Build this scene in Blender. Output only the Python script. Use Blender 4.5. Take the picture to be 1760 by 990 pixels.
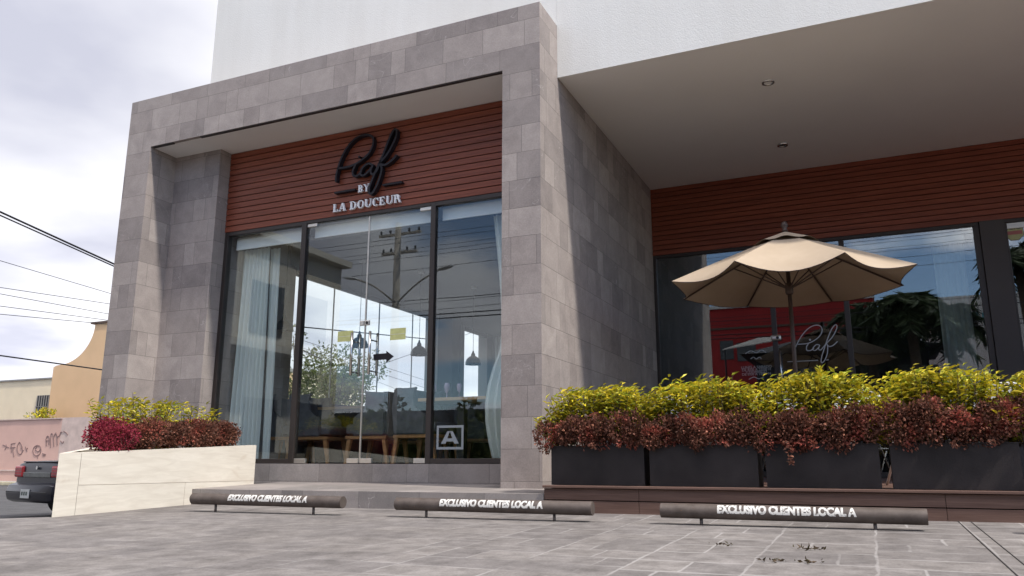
import bpy, bmesh, math, random
import numpy as np
from mathutils import Vector, Matrix, noise
random.seed(7); rng = np.random.default_rng(7)
PI = math.pi; R = math.radians
for o in list(bpy.data.objects): bpy.data.objects.remove(o, do_unlink=True)
SC = bpy.context.scene; C = SC.collection

# ------------------------------------------------------------------ camera
YAW, PITCH, ROLL, FPX = -.42062, .218314, .0016177, 1362.27
def cam_axes():
    cy, sy, cp, sp = math.cos(YAW), math.sin(YAW), math.cos(PITCH), math.sin(PITCH)
    f = Vector((sy*cp, cy*cp, sp)); r = Vector((cy, -sy, 0)); u = r.cross(f)
    cr, sr = math.cos(ROLL), math.sin(ROLL)
    return cr*r + sr*u, -sr*r + cr*u, f
CR, CU, CF = cam_axes()
cd = bpy.data.cameras.new('camera'); cam = bpy.data.objects.new('camera', cd); C.objects.link(cam)
cd.sensor_width = 36; cd.lens = FPX/1760*36; cd.clip_start = .05; cd.clip_end = 2000
cam.matrix_world = Matrix(((CR.x, CU.x, -CF.x, 0), (CR.y, CU.y, -CF.y, 0), (CR.z, CU.z, -CF.z, 0), (0, 0, 0, 1)))
SC.camera = cam
def at(px, py, X=None, Y=None, Z=None):      # a point seen in the photograph, at a real plane
    d = CR*(px-880) - CU*(py-495) + CF*FPX
    t = X/d.x if X is not None else Y/d.y if Y is not None else Z/d.z
    return d*t

# ------------------------------------------------------------------ sky, sun, exposure
SUN = Vector((.65, -.2, 1)).normalized()
W = bpy.data.worlds.new('World'); SC.world = W; W.use_nodes = True
nt = W.node_tree; nt.nodes.clear(); L = nt.links.new
def N(tree, t, **k):
    n = tree.nodes.new(t)
    for a, b in k.items(): setattr(n, a, b)
    return n
sky = N(nt, 'ShaderNodeTexSky', sky_type='NISHITA', sun_disc=False)
sky.sun_elevation = math.asin(SUN.z); sky.sun_rotation = math.atan2(SUN.x, SUN.y); sky.altitude = 1500
bg = N(nt, 'ShaderNodeBackground'); bg.inputs[1].default_value = .095; L(sky.outputs[0], bg.inputs[0])
tc = N(nt, 'ShaderNodeTexCoord'); sep = N(nt, 'ShaderNodeSeparateXYZ'); L(tc.outputs['Generated'], sep.inputs[0])
def wm(op, a, b=None, c=None):
    n = N(nt, 'ShaderNodeMath', operation=op)
    for i, v in enumerate((a, b, c)):
        if v is None: continue
        if isinstance(v, (int, float)): n.inputs[i].default_value = v
        else: L(v, n.inputs[i])
    return n.outputs[0]
zz = wm('ADD', wm('MAXIMUM', sep.outputs[2], 0), .14)
comb = N(nt, 'ShaderNodeCombineXYZ'); L(wm('DIVIDE', sep.outputs[0], zz), comb.inputs[0]); L(wm('DIVIDE', sep.outputs[1], zz), comb.inputs[1])
cn = N(nt, 'ShaderNodeTexNoise'); cn.inputs['Scale'].default_value = .9; cn.inputs['Detail'].default_value = 8; cn.inputs['Roughness'].default_value = .52; cn.inputs['Distortion'].default_value = .35
L(comb.outputs[0], cn.inputs['Vector'])
west = wm('ADD', wm('MULTIPLY', sep.outputs[0], -.13), wm('MULTIPLY', sep.outputs[1], .075))           # more overcast behind the building and to its left
dens = wm('ADD', cn.outputs[0], west)
ramp = N(nt, 'ShaderNodeMapRange', interpolation_type='SMOOTHSTEP'); L(dens, ramp.inputs[0]); ramp.inputs[1].default_value = .43; ramp.inputs[2].default_value = .54
cn2 = N(nt, 'ShaderNodeTexNoise'); cn2.inputs['Scale'].default_value = 1.5; cn2.inputs['Detail'].default_value = 5; cn2.inputs['Roughness'].default_value = .45
mp = N(nt, 'ShaderNodeMapping'); mp.inputs['Location'].default_value = (3.1, 1.7, 0); L(comb.outputs[0], mp.inputs[0]); L(mp.outputs[0], cn2.inputs['Vector'])
cr = N(nt, 'ShaderNodeValToRGB'); L(cn2.outputs[0], cr.inputs[0])
cr.color_ramp.elements[0].position = .36; cr.color_ramp.elements[0].color = (.50, .51, .60, 1)
cr.color_ramp.elements[1].position = .62; cr.color_ramp.elements[1].color = (.80, .80, .84, 1)
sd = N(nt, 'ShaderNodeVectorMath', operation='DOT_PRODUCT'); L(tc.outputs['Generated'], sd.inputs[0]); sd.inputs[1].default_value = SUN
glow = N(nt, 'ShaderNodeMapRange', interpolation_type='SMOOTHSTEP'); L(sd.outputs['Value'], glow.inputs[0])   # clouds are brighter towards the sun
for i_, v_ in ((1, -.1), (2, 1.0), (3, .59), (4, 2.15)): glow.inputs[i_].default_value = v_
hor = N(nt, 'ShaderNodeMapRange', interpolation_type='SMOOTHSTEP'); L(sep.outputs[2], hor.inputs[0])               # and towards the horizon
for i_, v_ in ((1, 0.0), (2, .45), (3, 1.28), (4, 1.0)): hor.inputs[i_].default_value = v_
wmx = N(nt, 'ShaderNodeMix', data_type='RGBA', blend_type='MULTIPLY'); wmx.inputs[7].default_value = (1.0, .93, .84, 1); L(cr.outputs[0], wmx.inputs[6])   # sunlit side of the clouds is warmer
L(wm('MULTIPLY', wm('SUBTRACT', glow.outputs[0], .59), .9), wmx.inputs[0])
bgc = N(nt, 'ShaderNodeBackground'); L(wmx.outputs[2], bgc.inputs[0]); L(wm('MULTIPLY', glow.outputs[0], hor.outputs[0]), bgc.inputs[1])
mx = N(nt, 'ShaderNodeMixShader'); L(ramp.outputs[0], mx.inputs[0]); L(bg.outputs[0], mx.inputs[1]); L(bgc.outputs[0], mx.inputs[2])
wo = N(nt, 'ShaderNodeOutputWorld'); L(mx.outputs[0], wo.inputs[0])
sl = bpy.data.lights.new('sun', 'SUN'); sl.energy = 2.0; sl.angle = R(3.2); sl.color = (1, .94, .85)
so = bpy.data.objects.new('sun', sl); C.objects.link(so); so.rotation_euler = SUN.to_track_quat('Z', 'Y').to_euler(); so.location = SUN*60
VS = SC.view_settings; VS.view_transform = 'Standard'; VS.look = 'None'; VS.exposure = 1.17; VS.gamma = 1; VS.use_curve_mapping = False
SC.cycles.max_bounces = 12; SC.cycles.transparent_max_bounces = 24; SC.cycles.glossy_bounces = 5
SC.cycles.caustics_reflective = False; SC.cycles.caustics_refractive = False

# ------------------------------------------------------------------ materials
class M:
    def __init__(s, name, rough=.7, spec=.4, metal=0):
        s.m = bpy.data.materials.new(name); s.m.use_nodes = True; s.t = s.m.node_tree
        s.b = s.t.nodes['Principled BSDF']; s.b.inputs['Roughness'].default_value = rough
        s.b.inputs['Specular IOR Level'].default_value = spec; s.b.inputs['Metallic'].default_value = metal
        s.out = s.t.nodes['Material Output']
    def n(s, t, **k): return N(s.t, t, **k)
    def l(s, a, b): s.t.links.new(a, b)
    def math(s, op, a, b=None, c=None, clamp=False):
        n = s.n('ShaderNodeMath', operation=op); n.use_clamp = clamp
        for i, v in enumerate((a, b, c)):
            if v is None: continue
            if isinstance(v, (int, float)): n.inputs[i].default_value = v
            else: s.l(v, n.inputs[i])
        return n.outputs[0]
    def pos(s):
        g = s.n('ShaderNodeNewGeometry'); return g
    def noise(s, scale, detail=4, rough=.55, vec=None, sc=None, dist=0):
        if vec is None: vec = s.n('ShaderNodeNewGeometry').outputs['Position']
        if sc:
            m = s.n('ShaderNodeMapping'); m.inputs['Scale'].default_value = sc; s.l(vec, m.inputs[0]); vec = m.outputs[0]
        n = s.n('ShaderNodeTexNoise'); n.inputs['Scale'].default_value = scale; n.inputs['Detail'].default_value = detail
        n.inputs['Roughness'].default_value = rough; n.inputs['Distortion'].default_value = dist; s.l(vec, n.inputs['Vector']); return n.outputs[0]
    def mix(s, f, a, b, blend='MIX'):
        n = s.n('ShaderNodeMix', data_type='RGBA', blend_type=blend)
        for i, v in ((0, f), (6, a), (7, b)):
            if isinstance(v, (int, float)): n.inputs[i].default_value = v
            elif isinstance(v, tuple): n.inputs[i].default_value = v if len(v) == 4 else (*v, 1)
            else: s.l(v, n.inputs[i])
        return n.outputs[2]
    def rng(s, v, a, b, c=0, d=1, smooth=False):
        n = s.n('ShaderNodeMapRange'); n.interpolation_type = 'SMOOTHSTEP' if smooth else 'LINEAR'
        s.l(v, n.inputs[0])
        for i, x in enumerate((a, b, c, d)): n.inputs[i+1].default_value = x
        return n.outputs[0]
    def color(s, c):
        if isinstance(c, tuple): s.b.inputs['Base Color'].default_value = (*c, 1)
        else: s.l(c, s.b.inputs['Base Color'])
        return s
    def bump(s, h, strength=.3, dist=.01):
        n = s.n('ShaderNodeBump'); n.inputs['Strength'].default_value = strength; n.inputs['Distance'].default_value = dist
        s.l(h, n.inputs['Height']); s.l(n.outputs[0], s.b.inputs['Normal']); return s
MAT = {}
def simple(name, c, rough=.6, spec=.4, metal=0, var=.12, scale=6, bump=0, bs=60, c2=None):
    m = M(name, rough, spec, metal)
    dk = c2 or tuple(x*(1-var*1.6) for x in c)
    m.color(m.mix(m.rng(m.noise(scale, 6), .3, .7), dk, c))
    if bump: m.bump(m.noise(bs, 4), bump, .01)
    MAT[name] = m.m; return m

def stone_mat(name, c1, c2, c3, course=.30, z0=-.164, wmin=.40, wvar=.32, tint=1):
    m = M(name, .78, .25)
    g = m.pos(); sp = m.n('ShaderNodeSeparateXYZ'); m.l(g.outputs['Position'], sp.inputs[0])
    sn = m.n('ShaderNodeSeparateXYZ'); m.l(g.outputs['Normal'], sn.inputs[0])
    ax = m.math('GREATER_THAN', m.math('ABSOLUTE', sn.outputs[0]), .5)
    az = m.math('GREATER_THAN', m.math('ABSOLUTE', sn.outputs[2]), .5)
    u = m.math('ADD', m.math('MULTIPLY', sp.outputs[1], ax), m.math('MULTIPLY', sp.outputs[0], m.math('SUBTRACT', 1, ax)))
    v = m.math('ADD', m.math('MULTIPLY', sp.outputs[1], az), m.math('MULTIPLY', m.math('SUBTRACT', sp.outputs[2], z0), m.math('SUBTRACT', 1, az)))
    vr = m.math('DIVIDE', v, course); row = m.math('FLOOR', vr); fv = m.math('FRACT', vr)
    def wn(a, b):
        c = m.n('ShaderNodeCombineXYZ'); m.l(a, c.inputs[0]); 
        if isinstance(b, (int, float)): c.inputs[1].default_value = b
        else: m.l(b, c.inputs[1])
        w = m.n('ShaderNodeTexWhiteNoise', noise_dimensions='2D'); m.l(c.outputs[0], w.inputs['Vector']); return w.outputs['Value']
    rw = m.math('ADD', row, m.math('MULTIPLY', ax, 17.3))
    w = m.math('ADD', m.math('MULTIPLY', wn(rw, 3.7), wvar), wmin)
    ur = m.math('DIVIDE', m.math('ADD', u, m.math('MULTIPLY', wn(rw, 9.1), 3)), w)
    col = m.math('FLOOR', ur); fu = m.math('FRACT', ur)
    # some stones are cut in two
    cut = m.math('GREATER_THAN', wn(m.math('ADD', rw, .37), col), .62)
    half = m.math('GREATER_THAN', fu, .62)
    cid = m.math('ADD', col, m.math('MULTIPLY', m.math('MULTIPLY', cut, half), .41))
    rnd = wn(rw, cid); rnd2 = wn(cid, rw)
    d1 = m.math('MULTIPLY', m.math('MINIMUM', fv, m.math('SUBTRACT', 1, fv)), course)
    d2 = m.math('MULTIPLY', m.math('MINIMUM', fu, m.math('SUBTRACT', 1, fu)), w)
    d3 = m.math('ADD', m.math('MULTIPLY', m.math('ABSOLUTE', m.math('SUBTRACT', fu, .62)), w), m.math('MULTIPLY', m.math('SUBTRACT', 1, cut), 10))
    d = m.math('MINIMUM', m.math('MINIMUM', d1, d2), d3)
    joint = m.rng(d, .0012, .0034, 1, 0)
    n1 = m.noise(5, 6, .6, dist=.6); n2 = m.noise(70, 3, .6); n3 = m.noise(1.1, 3)
    base = m.mix(m.rng(rnd, 0, 1), c1, c2)
    base = m.mix(m.math('MULTIPLY', m.math('GREATER_THAN', rnd2, .74), .75), base, c3)
    base = m.mix(1, base, m.mix(m.rng(n1, .3, .7), (.84, .83, .83), (1.12, 1.11, 1.1)), 'MULTIPLY')
    base = m.mix(1, base, m.mix(m.rng(n2, .3, .7), (.88, .88, .88), (1.1, 1.1, 1.1)), 'MULTIPLY')
    base = m.mix(m.rng(n3, .45, .7, 0, .35), base, (.36, .32, .30))
    # thin pale veins
    vn = m.noise(1.7, 3, .5, dist=1.6, vec=None); vein = m.rng(m.math('ABSOLUTE', m.math('SUBTRACT', vn, .5)), .0, .004, .5, 0)
    vein = m.math('MULTIPLY', vein, m.math('GREATER_THAN', rnd2, .8))
    base = m.mix(vein, base, (.5, .47, .45))
    base = m.mix(m.math('MULTIPLY', joint, .62), base, (.085, .075, .07))
    m.color(base); m.b.inputs['Roughness'].default_value = .74
    h = m.math('SUBTRACT', m.math('ADD', m.math('MULTIPLY', n2, .25), m.math('ADD', m.math('MULTIPLY', n1, .3), m.math('MULTIPLY', rnd, .5))), m.math('MULTIPLY', joint, 1.6))
    m.bump(h, .35, .006); MAT[name] = m.m
stone_mat('stone', (.288, .252, .238), (.378, .336, .316), (.240, .212, .204))
stone_mat('step_stone', (.22, .20, .19), (.30, .275, .262), (.19, .175, .168), course=.6, z0=-.8, wmin=.6, wvar=.4)

m = M('stucco', .9, .2); n1 = m.noise(80, 4, .6); n2 = m.noise(1.6, 6, .6, sc=(2.2, 2.2, .35))
m.color(m.mix(m.rng(n2, .3, .7), (.73, .72, .685), (.78, .775, .745))); m.bump(n1, .35, .008); MAT['stucco'] = m.m
m = M('soffit_paint', .85, .25); m.color(m.mix(m.rng(m.noise(.8, 4), .3, .7), (.76, .745, .725), (.80, .785, .765))); m.bump(m.noise(120, 2), .05, .002); MAT['soffit_paint'] = m.m

def wood(name, a, b, sc, rough=.45, gs=5, spec=.35):
    m = M(name, rough, spec); n1 = m.noise(gs, 7, .6, sc=sc, dist=.4); n2 = m.noise(1.3, 3, sc=(.3, 1, 11.9))
    c = m.mix(m.rng(n1, .3, .72), a, b); c = m.mix(1, c, m.mix(m.rng(n2, .3, .7), (.78, .76, .76), (1.15, 1.15, 1.15)), 'MULTIPLY')
    m.color(c); m.bump(n1, .12, .003); MAT[name] = m.m
wood('cladding_wood', (.18, .045, .023), (.265, .076, .041), (.5, 6, 9))
wood('deck_wood', (.10, .056, .042), (.165, .10, .078), (.6, 6, 14), .6)
wood('furniture_wood', (.42, .20, .075), (.56, .29, .12), (6, 6, 1.2), .45)
wood('table_wood', (.50, .31, .16), (.62, .40, .22), (1, 8, 8), .4)
simple('cladding_gap', (.012, .006, .005), .9)
simple('bronze_frame', (.050, .040, .036), .45, .5, .35, .1, 3)
simple('brown_panel', (.062, .052, .050), .6, .4, 0, .12, 1.2)
simple('planter_metal', (.036, .030, .030), .55, .3, .1, .35, 3.2, .1, 90)
simple('steel', (.60, .59, .57), .24, .6, 1, .05, 20)
simple('fitting_metal', (.62, .58, .53), .36, .6, .8, .06, 20)
simple('black_metal', (.018, .018, .02), .35, .5, .3, .1)
simple('sign_black', (.016, .013, .018), .5, .3, 0, .1)
simple('sign_white', (.88, .88, .90), .5, .4, 0, .04)
simple('chair_fabric', (.15, .153, .165), .95, .15, 0, .22, 9, .25, 260)
simple('dark_fabric', (.03, .03, .034), .9, .2)
simple('curtain_liner', (.6, .6, .55), .9, .1)
simple('interior_wall', (.34, .33, .31), .8, .2, 0, .06, 1)
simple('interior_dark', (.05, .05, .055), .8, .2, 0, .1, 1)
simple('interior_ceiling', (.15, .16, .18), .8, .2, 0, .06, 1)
simple('interior_floor', (.10, .085, .07), .35, .5, 0, .15, 2)
simple('soil', (.035, .022, .015), .95, .1, 0, .4, 30, .5, 60)
simple('asphalt', (.088, .088, .092), .9, .25, 0, .2, 3, .3, 150)
simple('sidewalk', (.30, .29, .275), .85, .2, 0, .15, 2, .1, 60)
simple('kerb_paint', (.62, .55, .38), .8, .2, 0, .2, 6)
simple('pink_wall', (.66, .43, .36), .88, .2, 0, .09, .9, .2, 20)
simple('pink_pale', (.66, .52, .46), .88, .2, 0, .15, 3, .2, 20)
simple('cream_wall', (.84, .73, .53), .88, .2, 0, .09, .8, .2, 20)
simple('orange_wall', (.72, .49, .29), .88, .2, 0, .07, .7, .2, 20)
simple('grey_render', (.13, .125, .12), .9, .1, 0, .15, 1)
simple('joint_dark', (.055, .05, .048), .95)
simple('joint_tan', (.40, .33, .26), .9)
simple('trim_brown', (.12, .08, .06), .8)
simple('graffiti', (.27, .18, .17), .8, .2, 0, .1)
simple('window_dark', (.03, .035, .04), .15, .6)
simple('beige_wall', (.70, .65, .55), .85, .2, 0, .08, 1)
simple('red_wall', (.36, .028, .028), .8, .25, 0, .1, .7)
simple('white_wall', (.62, .61, .58), .85, .2, 0, .06, .7)
simple('teal_paint', (.05, .27, .33), .6)
simple('roof_dark', (.035, .036, .04), .7, .3, 0, .3, 1)
simple('concrete_pole', (.58, .53, .45), .85, .2, 0, .15, 3)
simple('cable_black', (.012, .012, .016), .6)
simple('white_paint', (.80, .80, .79), .35, .5, 0, .03)
simple('lamp_glass', (.7, .7, .68), .3, .5)
simple('bark', (.12, .09, .065), .9, .1, 0, .3, 10, .4, 40)
simple('umbrella_pole', (.085, .057, .047), .45, .4, .2)
simple('car_trim', (.02, .02, .022), .5, .4)
simple('rubber', (.02, .02, .02), .85, .2)
simple('plate', (.62, .64, .62), .4)
simple('plate_ink', (.09, .12, .10), .5)
simple('red_lens', (.48, .008, .02), .12, .7, 0, .3, 8)
simple('lens_grey', (.12, .13, .12), .15, .7, 0, .3, 8)
simple('yellow_sticker', (.70, .70, .30), .7, .2, 0, .12, 25)
simple('sticker_line', (.80, .80, .62), .7)
simple('olive_sticker', (.42, .42, .22), .7, .2, 0, .08, 25)
simple('red_sticker', (.42, .16, .15), .7, .2)
simple('ink_grey', (.13, .13, .11), .7)
simple('decal_grey', (.30, .33, .35), .7, .2, 0, .06, 12)
simple('decal_pale', (.42, .44, .47), .7, .2, 0, .06, 12)
simple('glass_lilac', (.55, .42, .58), .15, .7)
m = M('car_paint', .34, .4); m.color(m.mix(m.rng(m.noise(4, 4), .3, .7), (.012, .012, .02), (.018, .018, .028))); m.b.inputs['Coat Weight'].default_value = .25; MAT['car_paint'] = m.m

# pipe: worn dark brown paint; lettering: worn white paint over it
m = M('pipe_paint', .55, .35, .15); n1 = m.noise(9, 6, .65); n2 = m.noise(60, 3, .7)
c = m.mix(m.rng(n1, .35, .65), (.078, .061, .052), (.125, .102, .090)); c = m.mix(m.rng(n2, .68, .74, 0, .8), c, (.30, .13, .03))
m.color(c); m.bump(n2, .15, .002); MAT['pipe_paint'] = m.m
m = M('stencil_paint', .7, .3); n1 = m.noise(40, 5, .7); c = m.mix(m.rng(n1, .56, .66), (.64, .63, .60), (.11, .09, .08)); m.color(c); MAT['stencil_paint'] = m.m

# umbrella cloth: a little light comes through
m = M('umbrella_cloth', .9, .1); n1 = m.noise(600, 2, .5, sc=(1, 1, 1)); c = m.mix(m.rng(m.noise(3, 4), .3, .7), (.43, .345, .255), (.49, .40, .305)); m.color(c); m.bump(n1, .1, .001)
tr = m.n('ShaderNodeBsdfTranslucent'); tr.inputs[0].default_value = (.42, .33, .22, 1); ms = m.n('ShaderNodeMixShader'); ms.inputs[0].default_value = .12
m.l(m.b.outputs[0], ms.inputs[1]); m.l(tr.outputs[0], ms.inputs[2]); m.l(ms.outputs[0], m.out.inputs[0]); MAT['umbrella_cloth'] = m.m
m = M('umbrella_edge', .9, .1); m.color((.05, .04, .045)); MAT['umbrella_edge'] = m.m
# sheer curtain
m = M('sheer', .9, .1); m.color((.93, .96, .94)); tr = m.n('ShaderNodeBsdfTranslucent'); tr.inputs[0].default_value = (.92, .96, .94, 1)
tp = m.n('ShaderNodeBsdfTransparent'); ms = m.n('ShaderNodeMixShader'); ms.inputs[0].default_value = .4; ms2 = m.n('ShaderNodeMixShader'); ms2.inputs[0].default_value = .18
m.l(m.b.outputs[0], ms.inputs[1]); m.l(tr.outputs[0], ms.inputs[2]); m.l(ms.outputs[0], ms2.inputs[1]); m.l(tp.outputs[0], ms2.inputs[2]); m.l(ms2.outputs[0], m.out.inputs[0]); MAT['sheer'] = m.m

def glass(name, tint, base, k):
    m = M(name); g = m.pos(); vm = m.n('ShaderNodeVectorMath', operation='DOT_PRODUCT'); m.l(g.outputs['Normal'], vm.inputs[0]); m.l(g.outputs['Incoming'], vm.inputs[1])
    c = m.math('ABSOLUTE', vm.outputs['Value']); f = m.math('POWER', m.math('SUBTRACT', 1, c, clamp=True), 5)
    fac = m.math('ADD', m.math('MULTIPLY', f, k), base, clamp=True)
    tp = m.n('ShaderNodeBsdfTransparent'); tp.inputs[0].default_value = (*tint, 1)
    gl = m.n('ShaderNodeBsdfGlossy'); gl.inputs['Roughness'].default_value = 0; gl.inputs[0].default_value = (.93, .97, 1, 1)
    b = m.n('ShaderNodeBump'); b.inputs['Strength'].default_value = .02; b.inputs['Distance'].default_value = .02; m.l(m.noise(1.1, 1), b.inputs['Height']); m.l(b.outputs[0], gl.inputs['Normal'])
    ms = m.n('ShaderNodeMixShader'); m.l(fac, ms.inputs[0]); m.l(tp.outputs[0], ms.inputs[1]); m.l(gl.outputs[0], ms.inputs[2]); m.l(ms.outputs[0], m.out.inputs[0]); MAT[name] = m.m
glass('clear_glass', (.96, .985, .98), .058, .9)
glass('dark_glass', (.80, .84, .84), .13, .9)
glass('side_glass', (.97, .99, .985), .03, .8)

m = M('travertine', .6, .3); n1 = m.noise(3, 7, .6, sc=(1, 1, 7), dist=.8); n2 = m.noise(1.2, 5, .55, sc=(1, 1.2, 3.5), dist=1.2); n3 = m.noise(40, 3)
c = m.mix(m.rng(n1, .3, .7), (.62, .565, .48), (.74, .69, .60)); c = m.mix(m.rng(n2, .60, .72, 0, .55), c, (.48, .38, .28)); m.color(c); m.bump(n3, .12, .003); MAT['travertine'] = m.m

# paving: stamped ashlar concrete with pale worn joints
m = M('paving', .8, .25); g = m.pos(); sp = m.n('ShaderNodeSeparateXYZ'); m.l(g.outputs['Position'], sp.inputs[0])
wv = m.math('MULTIPLY', m.math('SUBTRACT', m.noise(3.0, 3), .5), .035)
def pwn(a, b):
    c = m.n('ShaderNodeCombineXYZ'); m.l(a, c.inputs[0])
    if isinstance(b, (int, float)): c.inputs[1].default_value = b
    else: m.l(b, c.inputs[1])
    w = m.n('ShaderNodeTexWhiteNoise', noise_dimensions='2D'); m.l(c.outputs[0], w.inputs['Vector']); return w.outputs['Value']
px_ = m.math('ADD', m.math('ADD', sp.outputs[0], wv), .03); py_ = m.math('ADD', sp.outputs[1], wv)
cx_ = m.math('DIVIDE', px_, .52); ci = m.math('FLOOR', cx_); fx = m.math('FRACT', cx_)
yl = m.math('DIVIDE', m.math('ADD', py_, m.math('MULTIPLY', pwn(ci, 2.2), .8)), m.math('ADD', .25, m.math('MULTIPLY', pwn(ci, 7.7), .16)))
ri = m.math('FLOOR', yl); fy = m.math('FRACT', yl)
dy_ = m.math('MULTIPLY', m.math('MINIMUM', fy, m.math('SUBTRACT', 1, fy)), .36); dx_ = m.math('MULTIPLY', m.math('MINIMUM', fx, m.math('SUBTRACT', 1, fx)), .52)
spl = m.math('ADD', .3, m.math('MULTIPLY', pwn(ci, ri), .4)); has = m.math('GREATER_THAN', pwn(ri, m.math('ADD', ci, .5)), .35)
dm = m.math('ADD', m.math('MULTIPLY', m.math('ABSOLUTE', m.math('SUBTRACT', fx, spl)), .52), m.math('SUBTRACT', 1, has))
jw = m.rng(m.noise(6, 3), .3, .7, .6, 1.5)
def jn(d, w): return m.math('SUBTRACT', 1, m.math('DIVIDE', d, m.math('MULTIPLY', jw, w)), clamp=True)
jall = m.math('MULTIPLY', m.math('MAXIMUM', m.math('MAXIMUM', jn(dx_, .009), jn(dm, .009)), jn(dy_, .015)), 1.6, clamp=True)
tile = pwn(m.math('ADD', ri, m.math('MULTIPLY', m.math('MULTIPLY', m.math('GREATER_THAN', fx, spl), has), .5)), ci)
class b1: outputs = {0: tile, 'Fac': jall}
n1 = m.noise(1.0, 5, .6); n2 = m.noise(7, 7, .7, sc=(1, 1, 1)); n3 = m.noise(90, 3); n4 = m.noise(2.6, 5, .6, sc=(.7, 1.4, 1))
base = m.mix(m.rng(n1, .3, .7), (.160, .147, .140), (.215, .200, .192)); base = m.mix(1, base, m.mix(b1.outputs[0], (.86, .86, .87), (1.12, 1.12, 1.11)), 'MULTIPLY')
base = m.mix(1, base, m.mix(m.rng(n2, .32, .68), (.66, .65, .645), (1.28, 1.28, 1.28)), 'MULTIPLY'); base = m.mix(1, base, m.mix(m.rng(n3, .3, .7), (.85, .85, .85), (1.12, 1.12, 1.12)), 'MULTIPLY')
base = m.mix(m.rng(n4, .64, .76, 0, .45), base, (.12, .11, .105))
east = m.rng(sp.outputs[0], -3.6, -1.2, .12, 1, True)
jm = m.math('MULTIPLY', m.math('MULTIPLY', b1.outputs['Fac'], m.rng(m.noise(1.7, 4), .38, .58, .06, .9)), east)
base = m.mix(m.math('MULTIPLY', jm, .7), base, (.36, .345, .335)); m.color(base)
m.bump(m.math('SUBTRACT', m.math('ADD', m.math('MULTIPLY', n2, .7), m.math('MULTIPLY', n3, .2)), m.math('MULTIPLY', b1.outputs['Fac'], .35)), .3, .008); MAT['paving'] = m.m

def leafmat(name, cols, trans=.25, rough=.45, patch=None):
    m = M(name, rough+.1, .16); g = m.pos(); cr = m.n('ShaderNodeValToRGB'); m.l(g.outputs['Random Per Island'], cr.inputs[0]); e = cr.color_ramp.elements
    while len(e) < len(cols): e.new(.5)
    for i, c in enumerate(cols): e[i].position = i/(len(cols)-1); e[i].color = (*c, 1)
    c = m.mix(1, cr.outputs[0], m.mix(m.rng(m.noise(4, 3), .35, .65), (.7, .68, .68), (1.2, 1.2, 1.2)), 'MULTIPLY')
    if patch: c = m.mix(m.math('MULTIPLY', m.rng(m.noise(5, 2, .5, sc=(1, .6, 1)), .52, .66, 0, .7), m.math('GREATER_THAN', g.outputs['Random Per Island'], .35)), c, patch)
    m.color(c); tr = m.n('ShaderNodeBsdfTranslucent'); m.l(c, tr.inputs[0]); ms = m.n('ShaderNodeMixShader'); ms.inputs[0].default_value = trans
    m.l(m.b.outputs[0], ms.inputs[1]); m.l(tr.outputs[0], ms.inputs[2]); m.l(ms.outputs[0], m.out.inputs[0]); MAT[name] = m.m
leafmat('golden_leaf', [(.15, .21, .025), (.44, .42, .03), (.72, .60, .04), (.66, .52, .04), (.26, .33, .03), (.82, .74, .14)])
leafmat('red_leaf', [(.10, .05, .034), (.16, .066, .046), (.34, .15, .10), (.13, .055, .04), (.07, .042, .028), (.22, .085, .06), (.42, .19, .12)], patch=(.50, .12, .09))
leafmat('crimson_leaf', [(.24, .026, .05), (.40, .05, .09), (.17, .035, .035), (.30, .035, .06)])
leafmat('tree_leaf', [(.05, .075, .02), (.10, .13, .035), (.15, .16, .05), (.06, .09, .02)])
leafmat('litter_leaf', [(.05, .035, .022), (.09, .06, .035), (.06, .055, .025)], .1)
leafmat('palm_leaf', [(.018, .035, .012), (.035, .055, .02), (.05, .07, .028)], .15)

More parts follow.
